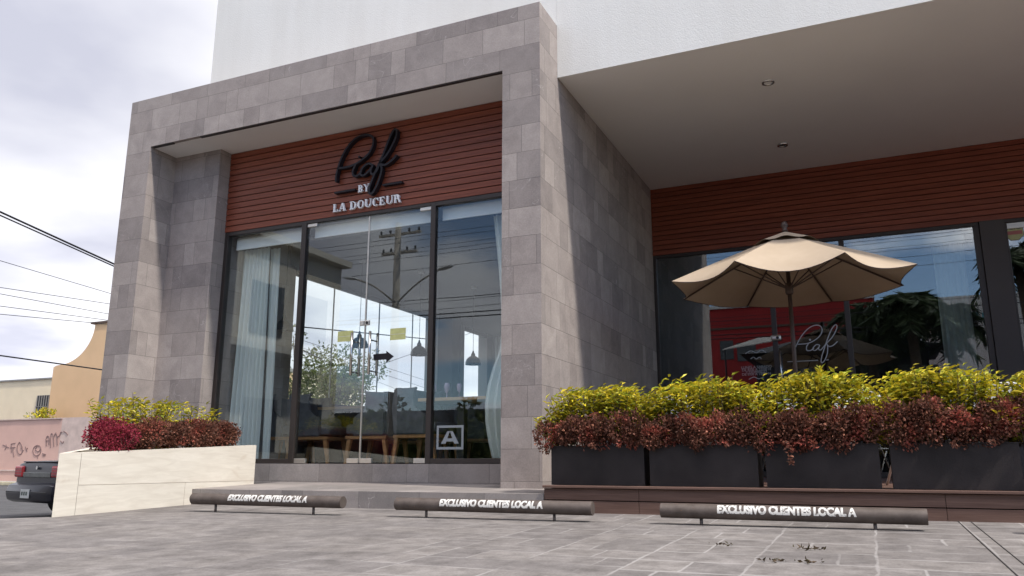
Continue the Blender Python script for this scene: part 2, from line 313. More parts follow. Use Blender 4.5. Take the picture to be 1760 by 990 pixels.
# ------------------------------------------------------------------ object helpers
def empty(name, loc=(0, 0, 0), parent=None):
    o = bpy.data.objects.new(name, None); C.objects.link(o); o.location = loc; o.empty_display_size = .2
    if parent: o.parent = parent
    return o
def tag(o, label=None, cat=None, group=None, kind=None):
    if label: o['label'] = label
    if cat: o['category'] = cat
    if group: o['group'] = group
    if kind: o['kind'] = kind
    return o
def wloc(o):
    v = Vector((0, 0, 0))
    while o: v = v + o.location; o = o.parent
    return v
def link(name, me, mat, parent=None, smooth=False):
    """mesh given in world coordinates; stored relative to its parent's place"""
    o = bpy.data.objects.new(name, me); C.objects.link(o)
    if mat: me.materials.append(MAT[mat])
    if parent:
        o.parent = parent; me.transform(Matrix.Translation(-wloc(parent)))
    if smooth: me.shade_smooth()
    return o
class B:
    """collects shapes into one mesh"""
    def __init__(s): s.b = bmesh.new()
    def box(s, x0, y0, z0, x1, y1, z1, bev=0, M4=None):
        g = bmesh.ops.create_cube(s.b, size=1); vs = g['verts']
        T = Matrix.Translation(((x0+x1)/2, (y0+y1)/2, (z0+z1)/2)) @ Matrix.Diagonal((abs(x1-x0), abs(y1-y0), abs(z1-z0), 1))
        bmesh.ops.transform(s.b, matrix=T, verts=vs)
        if bev:
            es = list({e for v in vs for e in v.link_edges}); r = bmesh.ops.bevel(s.b, geom=es, offset=bev, segments=2, affect='EDGES', profile=.5); vs = list({v for f in r['faces'] for v in f.verts} | {v for v in vs if v.is_valid})
        if M4 is not None: bmesh.ops.transform(s.b, matrix=M4, verts=[v for v in vs if v.is_valid])
        return s
    def hexa(s, p):     # 8 points: bottom 4, top 4
        v = [s.b.verts.new(q) for q in p]
        for f in ((3, 2, 1, 0), (4, 5, 6, 7), (0, 1, 5, 4), (1, 2, 6, 5), (2, 3, 7, 6), (3, 0, 4, 7)): s.b.faces.new([v[i] for i in f])
        return s
    def prism(s, pts, d):   # polygon pushed along vector d
        d = Vector(d); a = [s.b.verts.new(p) for p in pts]; b = [s.b.verts.new(Vector(p)+d) for p in pts]; n = len(a)
        s.b.faces.new(a); s.b.faces.new(b[::-1])
        for i in range(n): s.b.faces.new((a[i], b[i], b[(i+1) % n], a[(i+1) % n]))
        return s
    def tube(s, pts, r, n=8, cap=True, close=False):
        pts = [Vector(p) for p in pts]; rs = r if isinstance(r, (list, tuple)) else [r]*len(pts); rings = []; up = None
        for i, p in enumerate(pts):
            t = (pts[min(i+1, len(pts)-1)]-pts[max(i-1, 0)]).normalized()
            if up is None: up = t.orthogonal().normalized()
            up = (up - t*up.dot(t)); up = up.normalized() if up.length > 1e-6 else t.orthogonal().normalized(); w = t.cross(up)
            rings.append([s.b.verts.new(p + (up*math.cos(2*PI*k/n)+w*math.sin(2*PI*k/n))*rs[i]) for k in range(n)])
        for a, b in zip(rings, rings[1:]):
            for k in range(n): s.b.faces.new((a[k], a[(k+1) % n], b[(k+1) % n], b[k]))
        if cap: s.b.faces.new(rings[0][::-1]); s.b.faces.new(rings[-1])
        return s
    def lathe(s, c, prof, n=24, cap=True):
        c = Vector(c); rings = [[s.b.verts.new(c+Vector((r*math.cos(2*PI*k/n), r*math.sin(2*PI*k/n), z))) for k in range(n)] for r, z in prof]
        for a, b in zip(rings, rings[1:]):
            for k in range(n): s.b.faces.new((a[k], a[(k+1) % n], b[(k+1) % n], b[k]))
        if cap: s.b.faces.new(rings[0][::-1]); s.b.faces.new(rings[-1])
        return s
    def build(s, name, mat, parent=None, smooth=False):
        bmesh.ops.recalc_face_normals(s.b, faces=s.b.faces)
        me = bpy.data.meshes.new(name); s.b.to_mesh(me); s.b.free(); return link(name, me, mat, parent, smooth)
def box(name, mat, parent, *a, **k): return B().box(*a, **k).build(name, mat, parent)
def autosmooth(o, ang=35):
    me = o.data; me.shade_smooth()
    try: me.set_sharp_from_angle(angle=R(ang))
    except Exception: pass
    return o
def copy_tree(o, parent=None):
    c = o.copy(); C.objects.link(c)
    if parent: c.parent = parent
    for ch in list(o.children): copy_tree(ch, c)
    return c
def text_mesh(txt, size, M4, name, mat, parent, bold=0, shear=0, extr=0, align='CENTER', wrap=None):
    cu = bpy.data.curves.new('t', 'FONT'); cu.body = txt; cu.size = size; cu.offset = bold; cu.shear = shear; cu.align_x = align; cu.extrude = extr
    o = bpy.data.objects.new('t', cu); C.objects.link(o); dg = bpy.context.evaluated_depsgraph_get(); dg.update()
    me = bpy.data.meshes.new_from_object(o.evaluated_get(dg)); bpy.data.objects.remove(o, do_unlink=True)
    if wrap:
        b = bmesh.new(); b.from_mesh(me); y0, y1, n, f = wrap
        for k in range(1, n):
            yy = y0+(y1-y0)*k/n; bmesh.ops.bisect_plane(b, geom=b.verts[:]+b.edges[:]+b.faces[:], plane_co=(0, yy, 0), plane_no=(0, 1, 0))
        for v in b.verts: v.co = f(v.co)
        b.to_mesh(me); b.free()
    if M4 is not None: me.transform(M4)
    me.materials.clear(); return link(name, me, mat, parent)
def smooth_path(pts, n=8):      # Catmull-Rom
    P = [Vector(p) for p in pts]; P = [P[0]*2-P[1]]+P+[P[-1]*2-P[-2]]; out = []
    for i in range(1, len(P)-2):
        for k in range(n):
            t = k/n; a, b, c, d = P[i-1:i+3]
            out.append(.5*((2*b)+(-a+c)*t+(2*a-5*b+4*c-d)*t*t+(-a+3*b-3*c+d)*t**3))
    out.append(P[-2]); return out
def ribbon(b, pts, w, y0, y1, widths=None):    # a stroke in the XZ plane, from depth y0 to y1
    pts = [Vector((p.x, 0, p.z)) for p in pts]; L_, R_ = [], []
    for i, p in enumerate(pts):
        t = (pts[min(i+1, len(pts)-1)]-pts[max(i-1, 0)]); t = t.normalized() if t.length > 1e-9 else Vector((1, 0, 0))
        n = Vector((-t.z, 0, t.x)); ww = w*(widths[i] if widths else 1)/2; L_.append(p+n*ww); R_.append(p-n*ww)
    bb = b.b
    ring = [[bb.verts.new((q.x, y, q.z)) for q, y in ((l, y0), (r, y0), (r, y1), (l, y1))] for l, r in zip(L_, R_)]
    for a, c in zip(ring, ring[1:]):
        for k in range(4): bb.faces.new((a[k], a[(k+1) % 4], c[(k+1) % 4], c[k]))
    bb.faces.new(ring[0][::-1]); bb.faces.new(ring[-1])
def wavy(b, x0, x1, y, z0, z1, amp, waves, n=80, flare=None, gather=None):
    """a hanging curtain with folds, given thickness"""
    bb = b.b; rows = 14; cols = []
    for i in range(n+1):
        s = i/n; col = []
        for j in range(rows+1):
            t = j/rows; z = z1+(z0-z1)*t; xx = x0+(x1-x0)*s
            if flare: xx = flare(s, t)
            a = amp*(.6+.4*t); yy = y+a*math.sin(s*waves*2*PI+.6*math.sin(3*t))+.3*a*math.sin(s*waves*5.3+2*t)
            col.append((xx, yy, z))
        cols.append(col)
    for dy in (0, .006):
        g = [[bb.verts.new((p[0], p[1]+dy, p[2])) for p in c] for c in cols]
        for i in range(n):
            for j in range(rows): bb.faces.new((g[i][j], g[i+1][j], g[i+1][j+1], g[i][j+1]))

def leaves(name, P, D, mat, parent, ln, wd, upn=None, fold=.25):
    """P base points, D directions (n,3): one folded leaf each, all one mesh (a crown)"""
    n = len(P); D = D/np.maximum(np.linalg.norm(D, axis=1, keepdims=True), 1e-6)
    ref = rng.normal(size=(n, 3)) if upn is None else upn + rng.normal(size=(n, 3))*.35
    S = np.cross(D, ref); S /= np.maximum(np.linalg.norm(S, axis=1, keepdims=True), 1e-6); U = np.cross(S, D)
    l = (ln*rng.uniform(.5, 1.3, n))[:, None]; w = (wd*rng.uniform(.6, 1.25, n))[:, None]
    a = P; c = P + D*l - U*l*.12; m_ = P + D*l*.45 + U*l*.03
    b = m_ + S*w/2 + U*w*fold; d = m_ - S*w/2 + U*w*fold
    V = np.stack([a, b, c, d], 1).reshape(-1, 3)
    if parent: V = V - np.array(wloc(parent))
    me = bpy.data.meshes.new(name); me.vertices.add(4*n); me.vertices.foreach_set('co', V.astype(np.float32).ravel())
    idx = (np.arange(n)[:, None]*4 + np.array([0, 1, 2, 0, 2, 3])).ravel()
    me.loops.add(6*n); me.loops.foreach_set('vertex_index', idx.astype(np.int32)); me.polygons.add(2*n)
    me.polygons.foreach_set('loop_start', (np.arange(2*n)*3).astype(np.int32)); me.update(calc_edges=True); me.validate()
    me.materials.append(MAT[mat]); o = bpy.data.objects.new(name, me); C.objects.link(o)
    if parent: o.parent = parent
    return o

# ================================================================== GROUND
def gz(x, y): return -.39 + .026*(y-6.3) + .005*(x+2.5)
road_z = -.95
b = B(); b.box(-400, -400, road_z-1, 400, 400, road_z); tag(b.build('road', 'asphalt'), kind='structure')
# pavement slab: sheet with a real kerb edge
edge = [(-6.4, 4.86), (-9.4, 2.3), (-14, -1.6), (-15, -4.5), (30, -4.5), (30, 11.8), (-6.4, 11.8)]
b = B(); top = [(x, y, gz(x, y)) for x, y in edge]; vt = [b.b.verts.new(p) for p in top]; vb = [b.b.verts.new((p[0], p[1], road_z-.2)) for p in top]
b.b.faces.new(vt)
for i in range(len(vt)): b.b.faces.new((vt[i], vb[i], vb[(i+1) % len(vt)], vt[(i+1) % len(vt)]))
tag(b.build('pavement', 'paving'), kind='structure')
# drainage joint running towards the street on the right
p0 = at(1638, 899, Z=-.41); p1 = at(1738, 990, Z=-.46); b = B()
for off, w in ((0, .005), (.075, .004)):
    b.hexa([(p1.x+off, p1.y-2, gz(p1.x, p1.y-2)-.05), (p1.x+off+w, p1.y-2, gz(p1.x, p1.y-2)-.05), (p0.x+off+w, p0.y+.2, gz(p0.x, p0.y)-.05), (p0.x+off, p0.y+.2, gz(p0.x, p0.y)-.05),
            (p1.x+off, p1.y-2, gz(p1.x, p1.y-2)+.004), (p1.x+off+w, p1.y-2, gz(p1.x, p1.y-2)+.004), (p0.x+off+w, p0.y+.2, gz(p0.x, p0.y+.2)+.004), (p0.x+off, p0.y+.2, gz(p0.x, p0.y+.2)+.004)])
tag(b.build('paving_joint', 'joint_dark'), kind='structure')
# far sidewalk below the pink wall, with kerb
b = B(); b.box(-75, 23.6, road_z, -22, 25, road_z+.14); tag(b.build('sidewalk', 'sidewalk'), kind='structure')
b = B(); b.box(-75, 23.42, road_z, -22, 23.597, road_z+.15, bev=.02); tag(b.build('kerb', 'kerb_paint'), kind='structure')
# entrance step, its top falls slightly to the front
b = B(); b.hexa([(-6.398, 6.3, -.62), (-2.53, 6.3, -.62), (-2.53, 7.86, -.62), (-6.398, 7.86, -.62), (-6.398, 6.3, -.256), (-2.53, 6.3, -.243), (-2.53, 7.86, -.205), (-6.398, 7.86, -.205)])
tag(b.build('step', 'step_stone'), kind='structure')

# ================================================================== BUILDING
XL, XR = -8.84, -2.835; YB, YG, YR, YW = 7.04, 7.70, 11.66, 7.556; ZT, ZL = 4.81, 4.10
BLD = tag(empty('restaurant_building', (-4, 9, -.4)), 'two-storey restaurant with grey stone portal, white stucco upper wall and reddish slatted wood', 'building')
b = B()
b.box(XL, YB, -1, XL+.44, 9.0, ZL)                     # left leg
b.box(XL+.44, 7.475, -1, -7.60, 9.0, ZL)               # stepped-in second pier
b.box(XL, YB, ZL, XR, 7.9, ZT)                         # lintel
b.box(-3.265, YB, -1, XR, 7.9, ZL)                     # right pillar
b.box(-3.10, 7.9, -1, XR, YR+.1, ZT)                   # side wall going in
b.box(XL, 9.0, -1, -8.40, 10.1, ZT)
bmesh.ops.remove_doubles(b.b, verts=b.b.verts, dist=1e-5)
b.build('stone_portal', 'stone', BLD)
# metal drip strip under the lintel
b = B(); b.box(-8.38, YB+.012, ZL-.012, -8.02, YB+.05, ZL-.001); b.box(-7.55, YB+.012, ZL-.012, -3.27, YB+.05, ZL-.001); b.build('drip_strip', 'bronze_frame', BLD)
# white upper wall
b = B(); b.box(-7.983, YW, ZT-.0, XR, 8.1, 9.5); b.box(XR+.002, YW, 4.17, 12, YW+.02, 9.5); b.box(XR+.002, YW+.02, 4.41, 12, 7.8, 9.5); b.box(-7.983, 8.1, ZT+.01, -7.6, 18, 9.5)
b.build('upper_wall', 'stucco', BLD)
b = B(); b.hexa([(XR+.003, YW+.021, 4.172), (12, YW+.021, 4.172), (12, YR+.2, 4.19), (XR+.003, YR+.2, 4.19), (XR+.003, YW+.021, 4.4), (12, YW+.021, 4.4), (12, YR+.2, 4.4), (XR+.003, YR+.2, 4.4)]); b.build('terrace_soffit', 'soffit_paint', BLD)
b = B(); b.box(-8.39, YB+.055, ZL+.001-.004, -3.27, YG+.02, ZL+.12-.125); b.b.free(); b = B()
b.box(-8.395, YB+.052, ZL-.006, -3.268, 7.474, ZL-.001); b.box(-7.598, 7.474, ZL-.006, -3.268, 7.74, ZL-.001); b.build('portal_soffit', 'soffit_paint', BLD)
# recessed downlights in the terrace soffit
for px, py in ((1320, 140), (1345, 248)):
    p = at(px, py, Z=4.19); d = B().lathe((p.x, p.y, 0), [(.068, 4.192), (.068, 4.168), (.050, 4.166), (.046, 4.186)], 28, cap=False).build('downlight', 'steel', BLD, True)
    B().lathe((p.x, p.y, 0), [(.047, 4.181), (.047, 4.178)], 24).build('lens', 'window_dark', d)
# slatted wood: each field of boards is one part, over a dark backing
def cladding(x0, x1, z0, z1, y, n):
    b = B(); h = (z1-z0)/n
    for k in range(n):
        lo = z0+k*h+(.0055 if k else 0); b.box(x0, y-.018, lo, x1, y+.004, z0+(k+1)*h-.0055, bev=.0015)
    o = b.build('wood_cladding', 'cladding_wood', BLD)
    box('backing', 'cladding_gap', o, x0, y+.006, z0, x1, y+.12, z1)
cladding(-7.598, -3.267, 2.985, ZL-.008, YG-.02, 14)
cladding(XR+.003, 12, 3.12, 4.188, YR-.02, 14)

# --- front glazing of the left bay
def window(frame_boxes, pane_boxes, gl='clear_glass', name='window'):
    b = B()
    for q in frame_boxes: b.box(*q, bev=.004)
    o = b.build(name, 'bronze_frame', BLD)
    for q in pane_boxes: box('pane', gl, o, *q)
    return o
y0, y1 = YG-.03, YG+.05
window([(-7.596, y0, .0, -7.54, y1, 2.984), (-6.335, y0, 0, -6.262, y1, 2.984), (-7.54, y0, 2.93, -6.335, y1, 2.984), (-7.54, y0, 0, -6.335, y1, .055)],
       [(-7.54, YG, .055, -6.335, YG+.008, 2.93)])
window([(-4.47, y0, .0, -4.405, y1, 2.984), (-3.33, y0, 0, -3.267, y1, 2.984), (-4.405, y0, 2.93, -3.33, y1, 2.984), (-4.405, y0, 0, -3.33, y1, .055)],
       [(-4.405, YG, .055, -3.33, YG+.008, 2.93)])
b = B(); b.box(-6.26, y0, 2.945, -4.472, y1, 2.984); b.build('door_head', 'bronze_frame', BLD)
for s, (x0, x1) in ((-1, (-6.258, -5.343)), (1, (-5.333, -4.474))):
    d = box('door_leaf', 'clear_glass', BLD, x0, YG, .012, x1, YG+.010, 2.94)
    ed = x1 if s < 0 else x0
    box('edge_seal', 'fitting_metal', d, ed-.004, YG-.002, .014, ed+.004, YG+.012, 2.93)
    cx = x1-.09 if s < 0 else x0+.01
    for q in ((x0 if s < 0 else x1-.15), (x1-.165 if s < 0 else x0+.003)):
        box('patch_fitting', 'fitting_metal', d, q, YG-.014, .004, q+.16, YG+.024, .058, bev=.003)
    q = x0 if s < 0 else x1-.15
    box('patch_fitting', 'fitting_metal', d, q, YG-.014, 2.90, q+.15, YG+.024, 2.942, bev=.003)
    for (xx, yy) in ((ed+s*.05, YG-.075), (ed+s*.235, YG-.005+.0)):
        pass
    # one pull on each side of the glass
    hx = ed+s*.12
    for yy, zo in ((YG-.075, 0), (YG+.085, 0)):
        h = B().tube([(hx, yy, 1.0), (hx, yy, 1.50)], .016, 12).build('pull_handle', 'steel', d, True)
        for zz_ in (1.04, 1.40): B().tube([(hx, yy, zz_), (hx, YG-.002 if yy < YG else YG+.012, zz_)], .009, 8).build('stand_off', 'steel', d)
b = B(); b.box(-5.405, YG-.022, 1.585, -5.342, YG-.002, 1.645, bev=.008); b.box(-5.338, YG-.022, 1.585, -5.265, YG-.002, 1.645, bev=.008); lk = b.build('door_lock', 'fitting_metal', BLD)
B().tube([(-5.30, YG-.028, 1.615), (-5.30, YG-.021, 1.615)], .017, 16).build('keyhole', 'black_metal', lk)
# stone sill under the glass (side bays stand a little higher)
b = B(); b.box(-7.598, YG-.06, -.6, -3.267, YG+.1, -.002); b.build('sill', 'step_stone', BLD)

# --- interior of the left room
rx0, rx1, ry1, rz = -8.6, -3.101, 17.9, 3.16
box('interior_floor', 'interior_floor', BLD, -8.8, YG+.1, -.15, rx1, ry1+.2, -.012)
b = B(); b.box(-8.8, YG+.052, rz, rx1, ry1+.2, 3.4); b.build('interior_ceiling', 'interior_ceiling', BLD)
# linear air grilles in the ceiling
b = B()
for k in range(5): b.box(-7.2, 8.75+k*.035, rz-.014, -4.3, 8.762+k*.035, rz-.002)
b.build('ceiling_grille', 'steel', BLD)
b = B(); b.box(rx0, ry1, -.01, rx1, ry1+.2, rz-.002); b.box(rx0-.2, 15.0, -.01, rx0+.12, 16.25, rz-.002); b.box(rx0-.2, 17.62, -.01, rx0+.05, ry1-.002, rz-.002)
b.build('interior_wall', 'interior_wall', BLD)
box('dark_column', 'interior_dark', BLD, -8.32, 14.72, -.01, -7.97, 15.1, rz-.003)
box('dado_panel', 'interior_dark', BLD, rx1-.06, YG+.3, -.01, rx1-.002, ry1-.002, rz-.003)
# glazed side wall looking over the side street
cuts = [10.1, 11.41, 12.87, 14.12, 15.0]
b = B(); b.box(rx0-.15, 10.1, -.01, rx0+.032, 15.0, .97); b.box(rx0-.15, 16.25, -.01, rx0+.032, 17.62, .97); b.build('interior_dado', 'interior_dark', BLD)
b = B(); b.box(rx0-.03, 10.1, 3.08, rx0+.03, 15.0, rz-.002); b.box(rx0-.03, 10.1, .972, rx0+.03, 15.0, 1.02)
sw = b.build('side_window', 'bronze_frame', BLD)
for a, c in zip(cuts, cuts[1:]):
    box('pane', 'side_glass', sw, rx0-.005, a+.012, 1.022, rx0+.005, c-.012, 3.078)
for c in cuts[1:-1]:
    b = B(); b.box(rx0-.007, c-.012, 1.022, rx0+.007, c-.004, 3.078); b.box(rx0-.007, c+.004, 1.022, rx0+.007, c+.012, 3.078); b.build('glass_fin', 'lamp_glass', sw)
sw2 = box('side_window', 'bronze_frame', BLD, rx0-.03, 16.25, .972, rx0+.03, 17.62, 1.02); box('head', 'bronze_frame', sw2, rx0-.03, 16.25, 3.08, rx0+.03, 17.62, rz-.002)
box('pane', 'side_glass', sw2, rx0-.005, 16.25, 1.022, rx0+.005, 17.62, 3.078)

# --- right shopfront
y0, y1 = YR-.03, YR+.05
window([(XR+.003, y0, -.17, XR+.05, y1, 3.118), (-1.17, y0, -.17, -1.10, y1, 3.07), (-.20, y0, -.17, -.13, y1, 3.07), (1.45, y0, -.17, 1.52, y1, 3.07), (XR+.05, y0, 3.07, 1.52, y1, 3.118), (XR+.05, y0, -.17, -1.17, y1, -.1), (-.13, y0, -.17, 1.45, y1, -.1)],
       [(XR+.05, YR, -.1, -1.17, YR+.008, 3.07), (-1.10, YR, -.16, -.20, YR+.008, 3.07), (-.13, YR, -.1, 1.45, YR+.008, 3.07)], 'dark_glass', 'shopfront_window')
box('clad_column', 'brown_panel', BLD, 1.523, YR-.06, -.17, 1.80, YR+.12, 3.118, bev=.004)
window([(1.802, y0, 3.07, 6.0, y1, 3.118), (1.802, y0, -.17, 1.83, y1, 3.07), (4.9, y0, -.17, 5.0, y1, 3.07)], [(1.835, YR, -.1, 4.9, YR+.008, 3.07), (5.0, YR, -.1, 6, YR+.008, 3.07)], 'dark_glass', 'shopfront_window')
box('outer_wall', 'stucco', BLD, 6.002, YR-.05, -.4, 12, YR+.3, 3.118)
box('patch_fitting', 'fitting_metal', BLD, 1.835, YR-.014, 2.99, 2.04, YR-.001, 3.065, bev=.003)
rk = at(1332, 581, Y=YR-.03); b = B(); b.box(rk.x-.055, YR-.05, rk.z-.035, rk.x+.085, YR-.031, rk.z+.04, bev=.02); lk = b.build('door_lock', 'fitting_metal', BLD)
B().tube([(rk.x+.035, YR-.056, rk.z), (rk.x+.035, YR-.049, rk.z)], .02, 14).build('keyhole', 'black_metal', lk)
q0 = at(1340, 603, Y=YR-.07); B().tube([(q0.x, YR-.07, .95), (q0.x, YR-.07, q0.z)], .014, 10).build('pull_handle', 'steel', BLD, True)
b = B(); b.box(XR+.004, YR+.051, -.2, 6, 18, -.172); b.build('interior_floor', 'interior_floor', BLD)
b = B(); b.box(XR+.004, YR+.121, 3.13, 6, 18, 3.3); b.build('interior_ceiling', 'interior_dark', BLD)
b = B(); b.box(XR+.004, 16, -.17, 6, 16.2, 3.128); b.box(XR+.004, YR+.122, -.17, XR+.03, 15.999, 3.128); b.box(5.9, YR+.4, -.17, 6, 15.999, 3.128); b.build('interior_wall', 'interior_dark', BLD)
# roof over all, so no sky light leaks in
box('roof_slab', 'soffit_paint', BLD, -8.83, 8.11, 4.812, 12, 18.2, 5.0)
b = B(); b.box(-8.83, 17.0+1.12, -.9, 12, 18.32, 4.81); b.build('back_wall', 'beige_wall', BLD)

# ================================================================== SIGN
def px_sign(x, y): p = at(540+x/5.5, 200+y/5.5, Y=YG-.11); return p
SG = tag(empty('shop_sign', tuple(at(628, 300, Y=YG-.05))), 'black script and white serif lettering on the reddish wood boards above the glass doors', 'sign')
strokes = [
 [(205, 618), (207, 570), (222, 500), (262, 385), (318, 285), (390, 210), (460, 178), (520, 176), (556, 205), (555, 270), (520, 345), (460, 405), (390, 450), (310, 480), (222, 492)],
 [(392, 455), (365, 520), (372, 560), (410, 560), (450, 520)],
 [(556, 462), (520, 447), (480, 465), (445, 510), (440, 550), (470, 558), (520, 515), (556, 462)],
 [(556, 462), (535, 515), (548, 548), (590, 520), (622, 440)],
 [(622, 440), (680, 375), (735, 285), (775, 195), (782, 140), (765, 122), (735, 160), (700, 240), (650, 370), (600, 480), (550, 600), (520, 690), (528, 732), (560, 715), (600, 640), (630, 550), (640, 490), (622, 440)],
 [(622, 452), (670, 460), (720, 430), (755, 398), (782, 366)]]
b = B()
for i, s in enumerate(strokes):
    pts = smooth_path([px_sign(*q) for q in s], 7); n = len(pts)
    ribbon(b, pts, .024+.0004*i, YG-.115-.0008*i, YG-.060)
    ribbon(b, pts[::3]+[pts[-1]], .006, YG-.061-.0005*i, YG-.037)
p = px_sign(425, 382); b.tube([(p.x, YG-.115, p.z), (p.x, YG-.06, p.z)], .014, 12)
b.build('script_lettering', 'sign_black', SG)
for (xa, ya), (xb, yb) in (((185, 718), (378, 690)), ((640, 645), (822, 618))):
    pa, pb = px_sign(xa, ya), px_sign(xb, yb); z = (pa.z+pb.z)/2
    b = B(); b.box(pa.x, YG-.10, z-.010, pb.x, YG-.037, z+.010); b.build('rule_bar', 'sign_black', SG)
# serif letters from stems, bowls and serifs
def serif(b, ch, x, z, w, h, y, d):
    S, T, F = .20*h, .075*h, .055*h; k = [0]
    def bar(u0, v0, u1, v1):
        k[0] += 1; e = .0003*k[0]; b.box(x+u0, y-e, z+v0, x+u1, y+d, z+v1)
    def slant(u0, u1, wd):   # from (u0,0) to (u1,h)
        k[0] += 1; e = .0003*k[0]; b.prism([(x+u0, y-e, z), (x+u0+wd, y-e, z), (x+u1+wd, y-e, z+h), (x+u1, y-e, z+h)], (0, d+e, 0))
    def arc(cx, cz, rx, rz, a0, a1, thick):
        k[0] += 1; e = .0003*k[0]; n = 22; o, i_ = [], []
        for q in range(n+1):
            a = R(a0+(a1-a0)*q/n); t = T+(thick-T)*abs(math.cos(a))
            o.append((x+cx+rx*math.cos(a), z+cz+rz*math.sin(a))); i_.append((x+cx+(rx-t)*math.cos(a), z+cz+(rz-T)*math.sin(a)))
        for q in range(n):
            P4 = [o[q], o[q+1], i_[q+1], i_[q]]; b.prism([(u, y-e, v) for u, v in P4], (0, d+e, 0))
    def foot(u): bar(u-F*1.4, 0, u+S+F*1.4, F)
    def head(u): bar(u-F*1.4, h-F, u+S+F*1.4, h)
    if ch == 'L': bar(.1*w, 0, .1*w+S, h); foot(.1*w); head(.1*w); bar(.1*w, 0, .9*w, T); bar(.9*w-T, 0, .9*w, .3*h)
    if ch == 'A': slant(.05*w, .42*w, T*1.1); slant(.95*w-S*1.05, .42*w, S*1.05); bar(.25*w, .28*h, .72*w, .28*h+T); bar(-.02*w, 0, .25*w, F); bar(.62*w, 0, 1.04*w, F)
    if ch == 'D': bar(.1*w, 0, .1*w+S, h); arc(.35*w, h/2, .60*w, h/2, -90, 90, S*1.1); bar(-.02*w, 0, .36*w, T); bar(-.02*w, h-T, .36*w, h)
    if ch == 'O': arc(w/2, h/2, .48*w, h/2*1.02, 0, 360, S*1.05)
    if ch == 'C': arc(.52*w, h/2, .48*w, h/2*1.02, 38, 318, S*1.05); bar(.9*w-T, .66*h, .9*w, h)
    if ch == 'U': bar(.08*w, .35*h, .08*w+S, h); bar(.88*w-T, .35*h, .88*w, h); arc(.48*w, .36*h, .40*w, .37*h, 180, 360, S*.95); head(.08*w); bar(.72*w, h-F, 1.02*w, h)
    if ch == 'E': bar(.1*w, 0, .1*w+S, h); bar(-.02*w, 0, .9*w, T); bar(-.02*w, h-T, .86*w, h); bar(.1*w, .48*h, .65*w, .48*h+T); bar(.9*w-T, 0, .9*w, .28*h); bar(.86*w-T, .74*h, .86*w, h); bar(.65*w-T, .38*h, .65*w, .63*h)
    if ch in 'RB': bar(.1*w, 0, .1*w+S, h); bar(-.02*w, h-T, .45*w, h); bar(.1*w, .46*h, .45*w, .46*h+T); arc(.42*w, .74*h, .40*w, .27*h, -90, 90, S)
    if ch == 'R': foot(.1*w); slant(1.0*w-S, .40*w-S*.2, S); 
    if ch == 'B': bar(-.02*w, 0, .45*w, T); arc(.42*w, .255*h, .46*w, .255*h, -90, 90, S)
    if ch == 'Y': bar(.42*w, 0, .42*w+S, .5*h); foot(.42*w); k[0] += 1; b.prism([(x+.42*w, y-.001, z+.5*h), (x+.42*w+S, y-.001, z+.5*h), (x+.02*w+S, y-.001, z+h), (x+.02*w, y-.001, z+h)], (0, d, 0)); b.prism([(x+.42*w+S*.7, y-.0013, z+.5*h), (x+.42*w+S, y-.0013, z+.5*h), (x+.98*w, y-.0013, z+h), (x+.98*w-T, y-.0013, z+h)], (0, d, 0)); bar(-.1*w, h-F, .32*w, h); bar(.75*w, h-F, 1.1*w, h)
def serif_line(txt, pL, pR, h, name):   # every letter a part
    wd = {'L': .80, 'A': 1.0, 'D': 1.0, 'O': 1.0, 'U': 1.0, 'C': .92, 'E': .86, 'R': .98, 'B': .88, 'Y': .95, ' ': .42}
    tot = sum(wd[c] for c in txt)+.12*(len(txt)-1); un = (pR.x-pL.x)/tot; x = pL.x
    for c in txt:
        b = B()
        if c != ' ': serif(b, c, x, (pL.z+pR.z)/2-h/2, un*wd[c], h, YG-.075, .03); b.build(name, 'sign_white', SG)
        x += un*(wd[c]+.12)
pL, pR = px_sign(160, 858), px_sign(800, 766); hh = (px_sign(400, 790)-px_sign(400, 865)).z
serif_line('LA DOUCEUR', pL, pR, hh, 'serif_letter')
pL, pR = px_sign(398, 678), px_sign(500, 660); serif_line('BY', pL, pR, (px_sign(420, 640)-px_sign(420, 708)).z, 'serif_letter')

# ------------------------------------------------------------------ decals on the glass
def decal_box(b, x0, z0, x1, z1, y, t=.0015): b.box(x0, y-t, z0, x1, y, z1)
yd = YG-.0015
b = B(); p0, p1 = at(750, 772, Y=yd), at(797, 731, Y=yd); x0, x1, z0, z1 = p0.x, p1.x, p1.z-.285, p1.z; z0 = at(775, 772.5, Y=yd).z; z1 = at(775, 731, Y=yd).z; t = .026
for q in ((x0, z0, x1, z0+t), (x0, z1-t, x1, z1), (x0, z0+t, x0+t, z1-t), (x1-t, z0+t, x1, z1-t)): decal_box(b, *q, yd)
cx, aw, ah, az = (x0+x1)/2, (x1-x0)*.66, (z1-z0)*.52, z0+(z1-z0)*.24
def tri(*p): b.prism([(cx+u*aw/2, yd, az+v*ah) for u, v in p], (0, -.0015, 0))
tri((-1, 0), (-.48, 0), (-.02, 1), (-.30, 1)); tri((1, 0), (.30, 1), (-.02, 1), (.48, 0)); b.prism([(cx-.40*aw/2, yd-.0001, az+.17*ah), (cx+.40*aw/2, yd-.0001, az+.17*ah), (cx+.28*aw/2, yd-.0001, az+.42*ah), (cx-.28*aw/2, yd-.0001, az+.42*ah)], (0, -.0015, 0))
tag(b.build('letter_decal', 'decal_grey'), 'grey letter A in a square frame stuck low on the glass beside the doors', 'decal')
